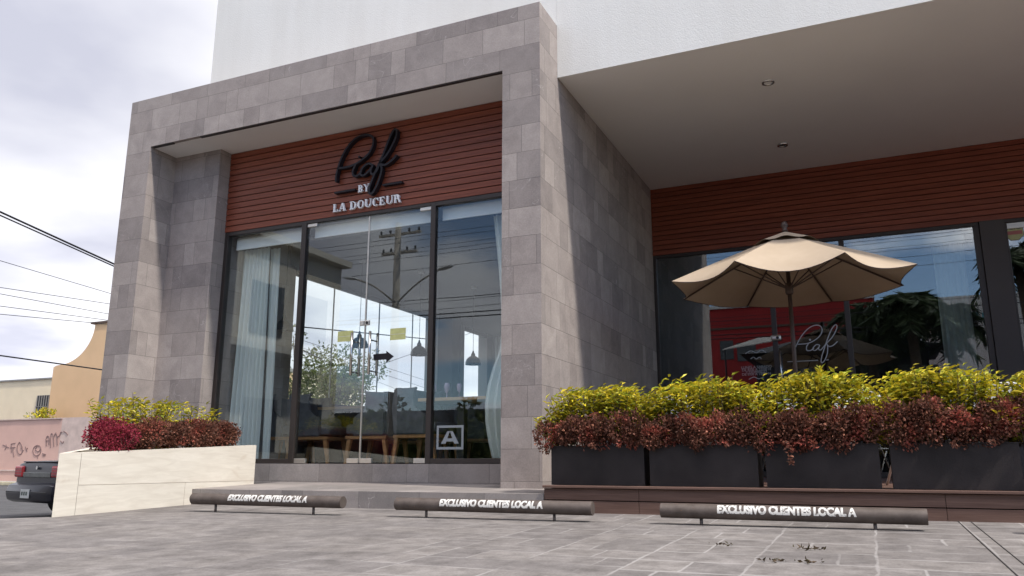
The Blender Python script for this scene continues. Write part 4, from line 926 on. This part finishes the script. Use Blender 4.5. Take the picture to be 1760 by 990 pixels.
# ================================================================== STREET SIDE, LEFT
PW = tag(empty('boundary_wall', (-36, 25, road_z)), 'pink rendered boundary wall with dark graffiti across the side street', 'wall')
b = B(); b.box(-75, 25.0, road_z, -33.6, 25.25, 1.97); b.build('wall_face', 'pink_wall', PW); b = B(); b.box(-33.598, 25.0, road_z, -24, 25.25, 2.02); b.build('wall_patch', 'pink_pale', PW)
b = B(); b.box(-75, 24.965, -.02-.35, -33.6, 24.998, -.30); b.box(-75, 24.95, 1.972, -33.6, 25.29, 2.02); b.build('ledge', 'pink_pale', PW)
def g_(x, y): return at(x*110/544, 700+y*200/990, Y=24.99)
b = B(); k = 0
for s in ([(22, 320), (45, 330), (75, 345)], [(52, 318), (50, 345), (40, 362)], [(85, 345), (130, 340)], [(95, 310), (98, 385)], [(98, 312), (130, 305)], [(110, 345), (112, 385), (120, 420)],
          [(165, 295), (148, 330), (148, 375), (168, 402), (190, 380), (185, 330), (168, 298)], [(175, 345), (200, 370)], [(215, 335), (230, 375)], [(235, 345), (222, 370)],
          [(320, 322), (290, 340), (280, 375), (300, 412), (335, 400), (348, 360), (335, 328), (315, 335), (300, 360), (325, 378), (345, 355)], [(322, 405), (318, 435)], [(360, 395), (390, 402)], [(362, 412), (385, 412)],
          [(395, 330), (392, 270), (405, 245), (418, 262), (415, 320)], [(395, 285), (418, 285)], [(430, 345), (432, 240), (445, 225), (455, 260), (458, 335)], [(455, 260), (468, 228), (482, 240), (488, 320)], [(475, 215), (490, 250), (510, 235), (515, 215), (530, 210)], [(515, 285), (530, 305), (542, 290)], [(540, 205), (560, 215), (575, 235)]):
    k += 1; ribbon(b, smooth_path([g_(*q) for q in s], 4), .04, 24.985-.0003*k, 24.998)
b.build('graffiti_lines', 'graffiti', PW)
CH = tag(empty('house', (-41, 30, road_z)), 'pale cream flat-roofed house with a barred window beyond the pink wall', 'house')
b = B(); b.box(-43.1, 28, road_z, -37.3, 36, 4.28); b.build('wall', 'cream_wall', CH); b = B(); b.box(-43.2, 27.93, 4.281, -37.3, 36.1, 4.36); b.build('roof_edge', 'sidewalk', CH)
b = B(); b.box(-39.75, 27.97, 2.35, -38.35, 27.998, 3.45); w = b.build('window', 'window_dark', CH); b = B()
for k in range(8): b.box(-39.70+k*.18, 27.93, 2.36, -39.67+k*.18, 27.955, 3.44)
b.box(-39.75, 27.93, 2.85, -38.35, 27.95, 2.88); b.build('bars', 'sidewalk', w)
OH = tag(empty('house', (-33, 28, road_z)), 'orange rendered house with a concave curved parapet beside the stone portal', 'house')
prof = [(-37.42, road_z), (-37.42, 4.72), (-37.2, 4.80)]
for k in range(15):
    a = k/14*PI/2; prof.append((-37.0+2.25*math.sin(a), 4.82+1.9*(1-math.cos(a))))
prof += [(-34.72, 6.75), (-28, 6.75), (-28, road_z)]
b = B(); b.prism([(x, 27, z) for x, z in prof], (0, .35, 0)); b.build('wall', 'orange_wall', OH); b = B(); b.box(-35.0, 26.93, 6.751, -28, 27.4, 6.85); b.build('parapet_cap', 'trim_brown', OH)
b = B(); b.box(-37.4, 27.36, road_z, -28, 34, 4.7); b.build('rear_block', 'orange_wall', OH)
# bougainvillea-like plant above the pink wall
def blob_plant(name, c, r, n, label, mat, ln, cat='plant', sx=1, sz=1, group=None, trunk=True):
    e = tag(empty(name, (c[0], c[1], road_z)), label, cat, group); P, D = [], []
    cl = [(np.array(c)+np.array([random.gauss(0, .5)*r*sx, random.gauss(0, .5)*r*sx, random.gauss(0, .45)*r*sz]), random.uniform(.28, .5)*r) for _ in range(26)]
    for _ in range(n):
        cc, rr = random.choice(cl); v = np.array([random.gauss(0, 1) for _ in range(3)]); v /= np.linalg.norm(v); P.append(cc+v*rr*random.uniform(.5, 1.1)); D.append(v+rng.normal(size=3)*.7)
    leaves('crown', np.array(P), np.array(D), mat, e, ln, ln*.5)
    if trunk:
        b = B(); top = Vector(c); base = Vector((c[0], c[1], road_z)); b.tube([base, base.lerp(top, .5)+Vector((.1*r, 0, 0)), top], [r*.09, r*.07, r*.03], 8)
        for cc, rr in cl[:12]: b.tube([base.lerp(top, random.uniform(.4, .9)), Vector(cc)], [r*.03, r*.01], 5)
        b.build('trunk', 'bark', e)
    return e
pp = at(74, 716, Y=26.2); blob_plant('garden_plant', tuple(pp), .38, 500, 'small yellow green plant showing over the pink wall below the barred window', 'golden_leaf', .14)
pp = at(-16, 705, Y=34); blob_plant('street_tree', tuple(pp), 1.3, 2500, 'green tree cut by the left edge beyond the pink wall', 'tree_leaf', .25, 'tree')
# trees seen through the dining-room windows
pp = at(572, 668, X=-19); blob_plant('street_tree', tuple(pp), 1.45, 5200, 'loose green tree seen through the glass doors beyond the side street', 'tree_leaf', .15, 'tree', sx=1.05, sz=.95)
pp = at(512, 655, X=-21); blob_plant('street_tree', tuple(pp), 1.4, 2600, 'yellowish tree seen beside the left mullion beyond the side street', 'tree_leaf', .15, 'tree')
LH = tag(empty('house', (-30, 42, road_z)), 'low cream house seen behind the trees through the glass doors', 'house')
a1, a2 = at(505, 640, X=-32), at(560, 690, X=-32); b = B(); b.box(-40, a1.y-3, road_z, -32, a2.y+3.5, a1.z); b.build('wall', 'cream_wall', LH)
b = B(); b.box(-40.1, a1.y-3.1, a1.z+.001, -31.9, a2.y+3.6, a1.z+.2); b.build('roof_edge', 'sidewalk', LH)

# --- car
CAR0 = at(78, 885, Z=road_z); car = empty('parked_car', (0, 0, 0)); tag(car, 'dark blue-black sedan seen from behind on the side street, left of the cream planter', 'car')
# local frame: y forward, x right, origin at the middle of the rear bumper on the road
def car_body():
    st = [  # y, half width, lower z, belt z, top z, top half width
        (0.02, .82, .40, .72, .93, .76), (.05, .85, .34, .74, .97, .78), (.14, .88, .28, .80, .99, .79), (.60, .89, .24, .86, 1.005, .79), (1.02, .89, .22, .88, 1.02, .76),
        (1.55, .89, .20, .90, 1.36, .56), (2.1, .89, .20, .91, 1.41, .56), (2.9, .89, .20, .90, 1.38, .55), (3.35, .88, .20, .88, 1.02, .68), (3.9, .86, .22, .82, .92, .70), (4.45, .80, .26, .72, .80, .64), (4.62, .70, .36, .6, .68, .55)]
    b = B(); bb = b.b; rings = []
    for y, w, lo, be, tp, tw in st:
        half = [(0, lo), (w*.82, lo), (w*.97, lo+.08), (w, (lo+be)/2), (w*.985, be), (tw+.03, tp-.05), (tw-.03, tp-.008), (0, tp+.012)]
        ring = [(x, z) for x, z in half]+[(-x, z) for x, z in half[::-1][1:-1]]
        rings.append([bb.verts.new((x, y, z)) for x, z in ring])
    n = len(rings[0])
    for a, c in zip(rings, rings[1:]):
        for k in range(n): bb.faces.new((a[k], a[(k+1) % n], c[(k+1) % n], c[k]))
    bb.faces.new(rings[0]); bb.faces.new(rings[-1][::-1]); return b
o = autosmooth(car_body().build('body', 'car_paint', car), 40); sm = o.modifiers.new('s', 'SUBSURF'); sm.levels = sm.render_levels = 2
b = B(); b.box(-.87, -.15, .27, .87, .28, .61, bev=.14); autosmooth(b.build('rear_bumper', 'car_paint', car))
b = B(); b.box(-.74, -.156, .445, .74, .1, .462, bev=.006); b.build('bumper_strip', 'car_trim', car)
b = B(); b.box(-.50, -.004, .70, .50, .12, .79, bev=.01); b.build('tail_panel', 'lens_grey', car)
b = B(); b.box(-.62, .03, .962, .62, .14, .984, bev=.010); b.build('trunk_lip', 'car_paint', car)
for s in (-1, 1):
    b = B(); b.box(min(s*.52, s*.835), -.012, .70, max(s*.52, s*.835), .22, .90, bev=.03); tl = b.build('tail_light', 'red_lens', car)
    b = B()
    for q in range(3): b.box(min(s*.55, s*.80), -.016, .745+q*.05, max(s*.55, s*.80), -.0125, .750+q*.05)
    b.build('reflector', 'lens_grey', tl)
b = B(); b.box(-.16, -.160, .35, .16, -.152, .50, bev=.003); pl = b.build('licence_plate', 'plate', car)
b = B()
for k in range(3): b.box(-.12+k*.08, -.1635, .40, -.07+k*.08, -.1605, .46)
b.build('plate_mark', 'plate_ink', pl)
b = B(); em = []
b.tube([(0, -.012, .87), (0, .03, .87)], .032, 20); b.build('emblem', 'steel', car)
b = B(); b.hexa([(-.50, 1.06, 1.035), (.50, 1.06, 1.035), (.50, 1.075, 1.035), (-.50, 1.075, 1.035), (-.46, 1.46, 1.33), (.46, 1.46, 1.33), (.46, 1.48, 1.33), (-.46, 1.48, 1.33)]); b.build('rear_window', 'window_dark', car)
for s in (-1, 1):
    b = B(); b.prism([(s*.80, 1.25, .96), (s*.80, 3.2, .96), (s*.60, 2.75, 1.34), (s*.60, 1.6, 1.34)], (s*.012, 0, 0)); b.build('side_window', 'window_dark', car)
    for y in (.95, 3.65):
        b = B(); b.tube([(s*.64, y, .315), (s*.86, y, .315)], .315, 28); w = autosmooth(b.build('wheel', 'rubber', car)); b = B(); b.tube([(s*.855, y, .315), (s*.868, y, .315)], .19, 20); b.build('rim', 'steel', w)
yaw_car = R(-11); car.rotation_euler.z = yaw_car
off = Matrix.Rotation(yaw_car, 3, 'Z') @ Vector((-.72, .95, 0)); car.location = (CAR0.x-off.x+.20, CAR0.y-off.y+.27, road_z)

# --- overhead cables to the left
def cable(p, q, sag, r, label, group='overhead cables on the left', n=24, ext=0):
    p, q = Vector(p), Vector(q); b = B(); d = q-p; p, q = p-d*ext, q+d*ext
    b.tube([p.lerp(q, k/n)-Vector((0, 0, sag*4*(k/n)*(1-k/n))) for k in range(n+1)], r, 6); return tag(b.build('overhead_cable', 'cable_black', None, True), label, 'cable', group)
CX = -16
def cab(a, c, X, r, sag, label, ext=3): return cable(at(*a, X=X), at(*c, X=X+.0), sag, r, label, ext=ext)
cab((0, 364), (190, 451), CX, .022, .0, 'upper strand of the thick twin black cable high at the left'); cab((0, 370), (190, 455), CX, .016, .0, 'lower strand of the thick twin black cable high at the left')
cab((0, 611), (165, 634), CX, .016, .0, 'single dark cable crossing before the orange curved house')
for a, c, lb in (((0, 494), (180, 521), 'thin cable, uppermost of the thin bundle left of the portal'), ((0, 505), (178, 538), 'thin cable second from the top in the bundle left of the portal'), ((0, 526), (175, 549), 'thin cable third from the top in the bundle left of the portal'), ((0, 540), (172, 556), 'thin cable, lowest of the bundle left of the portal'), ((0, 448), (185, 503), 'faint thin cable above the bundle left of the portal')):
    cab(a, c, CX-4, .009, .0, lb)
# cables crossing the view through the dining-room windows
for a, c, r, lb in (((530, 563), (738, 583), .030, 'thick cable crossing the sky behind the yellow stickers'), ((640, 632), (835, 563), .012, 'thin cable rising to the right behind the black arrow'), ((520, 585), (735, 655), .010, 'thin cable falling to the right behind the pull handles'), ((520, 598), (735, 668), .010, 'second thin cable falling to the right behind the pull handles'), ((520, 605), (735, 690), .008, 'lowest thin cable falling to the right behind the pull handles')):
    cable(at(*a, X=-22), at(*c, X=-22), 0, r, lb, 'cables seen through the dining room glass', ext=.12)

# ================================================================== ACROSS THE STREET (seen mirrored in the glass)
def mir(px, py, Y, Yg): p = at(px, py, Y=2*Yg-Y); return Vector((p.x, Y, p.z))
# utility pole with street lamps
yp = -10; pt = mir(685, 384, yp, YG); UPx = pt.x
UPo = tag(empty('utility_pole', (UPx, yp, road_z)), 'concrete utility pole with two crossarms and two street lamps, mirrored in the glass doors', 'utility pole')
B().tube([(UPx, yp, road_z), (UPx, yp, pt.z)], [.2, .12], 12).build('pole', 'concrete_pole', UPo, True)
for zz_, hw in ((8.8, .95), (8.05, .8)):
    ca = B().box(UPx-hw, yp-.17, zz_-.045, UPx+hw, yp-.07, zz_+.045).build('crossarm', 'concrete_pole', UPo)
    for q in (-.9, -.45, .45, .9): B().lathe((UPx+q*hw, yp-.11, zz_+.071), [(.03, 0), (.05, .03), (.03, .06), (.05, .09), (.02, .14)], 10).build('insulator', 'black_metal', ca, True)
for s in (-1, 1):
    arm = smooth_path([(UPx, yp, 6.0), (UPx+s*1.0, yp, 6.75), (UPx+s*1.9, yp, 7.15)], 6); a_ = B().tube(arm, .035, 8).build('lamp_arm', 'concrete_pole', UPo, True)
    b = B(); b.lathe((0, 0, 0), [(.02, -.36), (.10, -.2), (.13, 0), (.10, .22), (.03, .34)], 14); b.b.transform(Matrix.Translation((UPx+s*2.15, yp, 7.2)) @ Matrix.Rotation(s*R(80), 4, 'Y') @ Matrix.Diagonal((.6, 1, 1, 1))); b.build('lamp_head', 'lamp_glass', a_, True)
for k, (zz_, q) in enumerate(((8.95, -.85), (8.95, -.4), (8.95, .4), (8.95, .85), (8.2, -.7), (8.2, .7), (6.6, 0), (6.3, 0))):
    cable((UPx-38, yp-.11+q*1.2, zz_-.3), (UPx+45, yp-.11+q*1.2, zz_), -.0+.5, .009, ('wire %s of the mirrored utility pole' % ('on the outer left pin', 'on the inner left pin', 'on the inner right pin', 'on the outer right pin', 'on the lower left pin', 'on the lower right pin', 'tied high on the shaft', 'tied low on the shaft')[k]), 'wires of the mirrored utility pole', 30)
# beige block at the left
X_ = -17.5; c1 = at(587, 462, X=X_); ye = 2*YG-c1.y
BB = tag(empty('apartment_block', (-21, ye+6, road_z)), 'beige flat-roofed block with balconies, mirrored at the left of the glass doors', 'building')
b = B(); b.box(-25, ye, road_z, X_, ye+12, c1.z); b.box(-25.1, ye-.1, c1.z+.001, X_+.4, ye+12.1, c1.z+.22); b.box(X_, ye+1, 3.3, X_+1.2, ye+11, 3.5); b.build('wall', 'beige_wall', BB)
for k in range(5):
    for zz_ in (.3, 4.0): b = B(); b.box(X_+.002, ye+.8+k*2.3, zz_, X_+.04, ye+2.3+k*2.3, zz_+1.7); b.build('window', 'window_dark', BB)
# red building
yr_ = -25; RB = tag(empty('red_building', (-4, yr_-5, road_z)), 'deep red commercial building across the street, mirrored in the terrace window', 'building')
r0, r1 = mir(1190, 520, yr_, YR), mir(1500, 520, yr_, YR)
b = B(); b.box(r0.x-3, yr_-10, road_z, r1.x, yr_, 9.2); b.build('wall', 'red_wall', RB); b = B(); b.box(r0.x-3.1, yr_-10.1, 9.201, r1.x+.1, yr_+.1, 9.4); b.build('parapet_cap', 'white_wall', RB)
for (xa, ya, xb, yb) in ((1237, 587, 1262, 618), (1266, 590, 1300, 620), (1330, 640, 1400, 660)):
    a, c = mir(xa, ya, yr_, YR), mir(xb, yb, yr_, YR); b = B(); b.box(a.x, yr_+.002, c.z, c.x, yr_+.05, a.z); b.build('window', 'window_dark', RB)
b = B(); zz_ = mir(1300, 562, yr_, YR).z; b.box(r0.x-3, yr_+.002, zz_-.06, r1.x, yr_+.06, zz_+.06); b.build('band', 'trim_brown', RB)
# dark pavilion with hipped roof
yt = -13; t0, t1 = mir(1300, 640, yt, YR), mir(1600, 650, yt, YR); ax_ = mir(1400, 574, yt, YR)
PV = tag(empty('pavilion', ((t0.x+t1.x)/2, yt-2, road_z)), 'dark pavilion with a low hipped roof and row of windows, mirrored behind the script lettering', 'pavilion')
ez = mir(1400, 605, yt, YR).z; b = B(); xm0, xm1 = t0.x-.6, t1.x+.6
b.box(t0.x, yt-4.5, road_z, t1.x, yt, ez-.02); b.build('wall', 'roof_dark', PV)
b = B(); bb = b.b; v = [bb.verts.new(p) for p in ((xm0, yt-5, ez), (xm1, yt-5, ez), (xm1, yt+.6, ez), (xm0, yt+.6, ez), (ax_.x-.2, yt-2.2, ax_.z+.25), (ax_.x+.9, yt-2.2, ax_.z+.25))]
for f in ((0, 1, 2, 3), (3, 2, 5, 4), (0, 4, 5, 1), (0, 3, 4), (1, 5, 2)): bb.faces.new([v[i] for i in f])
b.build('roof', 'roof_dark', PV); B().lathe((ax_.x+.3, yt-2.2, ax_.z+.2), [(.12, 0), (.16, .3), (.05, .5)], 8).build('finial', 'roof_dark', PV)
for xa in (1340, 1374, 1428, 1478, 1535, 1580):
    a, c = mir(xa, 628, yt, YR), mir(xa+36, 655, yt, YR); b = B(); b.box(a.x, yt+.002, c.z, c.x, yt+.03, a.z); b.build('window', 'lens_grey', PV)
# pale awning
AW = tag(empty('awning', (-4, -16, road_z)), 'grey fabric awning beside the pavilion, mirrored left of the umbrella pole', 'awning'); a, c, d_ = mir(1248, 605, -16, YR), mir(1300, 575, -16, YR), mir(1335, 572, -16, YR)
b = B(); b.prism([(a.x, -15.0, a.z), (d_.x, -15.0, a.z+.3), (d_.x, -17, d_.z), (c.x, -17, c.z)], (0, .03, -.05)); b.build('canopy', 'sidewalk', AW)
for x in (a.x+.1, d_.x-.1): B().tube([(x, -15.05, road_z), (x, -15.05, a.z)], .04, 8).build('post', 'black_metal', AW)
# white-and-teal building
yw = -34; w0, w1 = mir(1590, 490, yw, YR), mir(1760, 540, yw, YR)
WB = tag(empty('white_building', (8, yw-5, road_z)), 'pale building with teal panels across the street, mirrored at the right of the terrace window', 'building')
b = B(); b.box(w0.x, yw-10, road_z, w0.x+22, yw, w0.z-.9); b.build('wall', 'white_wall', WB)
for px in (1670, 1687):
    a, c = mir(px, 537, yw, YR), mir(px+12, 552, yw, YR); b = B(); b.box(a.x, yw+.002, c.z, c.x, yw+.05, a.z); b.build('window', 'teal_paint', WB)
b = B(); b.box(w0.x+1, yw+.002, road_z, w0.x+20, yw+.08, 2.2); b.build('shopfront', 'window_dark', WB)
# palms
def palm(x, y, h, rr, label, nf=34):
    e = tag(empty('palm_tree', (x, y, road_z)), label, 'palm', 'palms across the street'); P, D = [], []
    B().tube([(x, y, road_z), (x+.15, y, road_z+h*.5), (x, y, road_z+h)], [.26, .19, .16], 12).build('trunk', 'bark', e, True); st = B(); top = Vector((x, y, road_z+h))
    for k in range(nf):
        a = k*2.399; el = R(random.uniform(-15, 70)); L_ = rr*random.uniform(.8, 1.1); d = Vector((math.cos(a)*math.cos(el), math.sin(a)*math.cos(el), math.sin(el))); pts = []
        for q in range(14):
            t = q/13; pts.append(top+d*L_*t-Vector((0, 0, .75*rr*t*t)))
        st.tube(pts, [.03*(1-.8*q/13) for q in range(14)], 4, cap=False)
        for q in range(1, 14):
            tg = (pts[q]-pts[q-1]).normalized(); sd = tg.cross(Vector((0, 0, 1))).normalized()
            for s in (-1, 1):
                for u in range(3): P.append(pts[q-1].lerp(pts[q], u/3)); D.append(sd*s+tg*.7+Vector((random.gauss(0, .15), random.gauss(0, .15), -.35)))
    st.build('frond_stems', 'palm_leaf', e); leaves('crown', np.array(P), np.array(D), 'palm_leaf', e, rr*.34, .06); return e
pc = mir(1560, 530, -9, YR); palm(pc.x, -9, pc.z-road_z, 2.1, 'tallest palm, mirrored in the terrace window right of the umbrella'); pc = mir(1490, 548, -11, YR); palm(pc.x, -11, pc.z-road_z, 1.9, 'shorter palm, mirrored just behind the umbrella canopy edge')
pc = mir(1625, 545, -12, YR); palm(pc.x, -12, pc.z-road_z, 1.8, 'palm mirrored near the right end of the terrace window', 26); pc = mir(1748, 445, -13, YR); palm(pc.x, -13, pc.z-road_z, 2.0, 'palm mirrored in the glass right of the brown column', 28)
for k, (y, zz_) in enumerate(((-8, 5.0), (-8, 4.85), (-8.2, 5.6))):
    cable((-30, y, zz_+.3), (40, y, zz_), .3, .02 if k < 2 else .014, ('upper', 'lower', 'topmost')[k]+' street cable mirrored in the terrace window', 'cables mirrored in the terrace window', 30)
# dark low row of shops closing the street further left and right
SH = tag(empty('shop_row', (-30, -30, road_z)), 'low grey row of shops further along the opposite side of the street', 'building'); b = B(); b.box(-60, -38, road_z, -12, -30, 3.4); b.build('wall', 'grey_render', SH)
for k in range(8): b = B(); b.box(-58+k*5.6, -29.998, road_z, -54.5+k*5.6, -29.95, 1.6); b.build('shopfront', 'window_dark', SH)

# dry litter and weeds in the paving joints
for k, (px, py, n_, lb) in enumerate(((1392, 945, 26, 'small dry weed growing in a paving joint below the third wheel stop'), (1398, 963, 16, 'flat dark leaf litter on the paving, nearest the camera'), (1333, 960, 22, 'small brown leaf litter on the paving left of the dry weed'), (1246, 937, 14, 'faint leaf litter on the paving near the left post of the third wheel stop'))):
    g = at(px, py, Z=-.425); zg = gz(g.x, g.y); P = np.array([(g.x+random.gauss(0, .035), g.y+random.gauss(0, .03), zg+.003+abs(random.gauss(0, .004))) for _ in range(n_)]); D = np.array([(random.gauss(0, 1), random.gauss(0, 1), random.uniform(0, .5 if k else 1.2)) for _ in range(n_)])
    tag(leaves('leaf_litter' if k else 'weed', P, D, 'litter_leaf', None, .026, .010), lb, 'leaf litter' if k else 'weed', None, 'stuff' if k else None)

for k, (x, y, r, lb) in enumerate(((-13.5, -13, 1.1, 'round dark street tree opposite, nearest the utility pole'), (-19, -15, 1.4, 'broad dark street tree opposite, second beyond the utility pole'), (-25.5, -17, 1.5, 'dark street tree opposite, farthest from the utility pole'))):
    blob_plant('street_tree', (x, y, .7), r, 2600, lb, 'tree_leaf', .3, 'tree', sx=1.2, group='street trees mirrored in the glass doors')
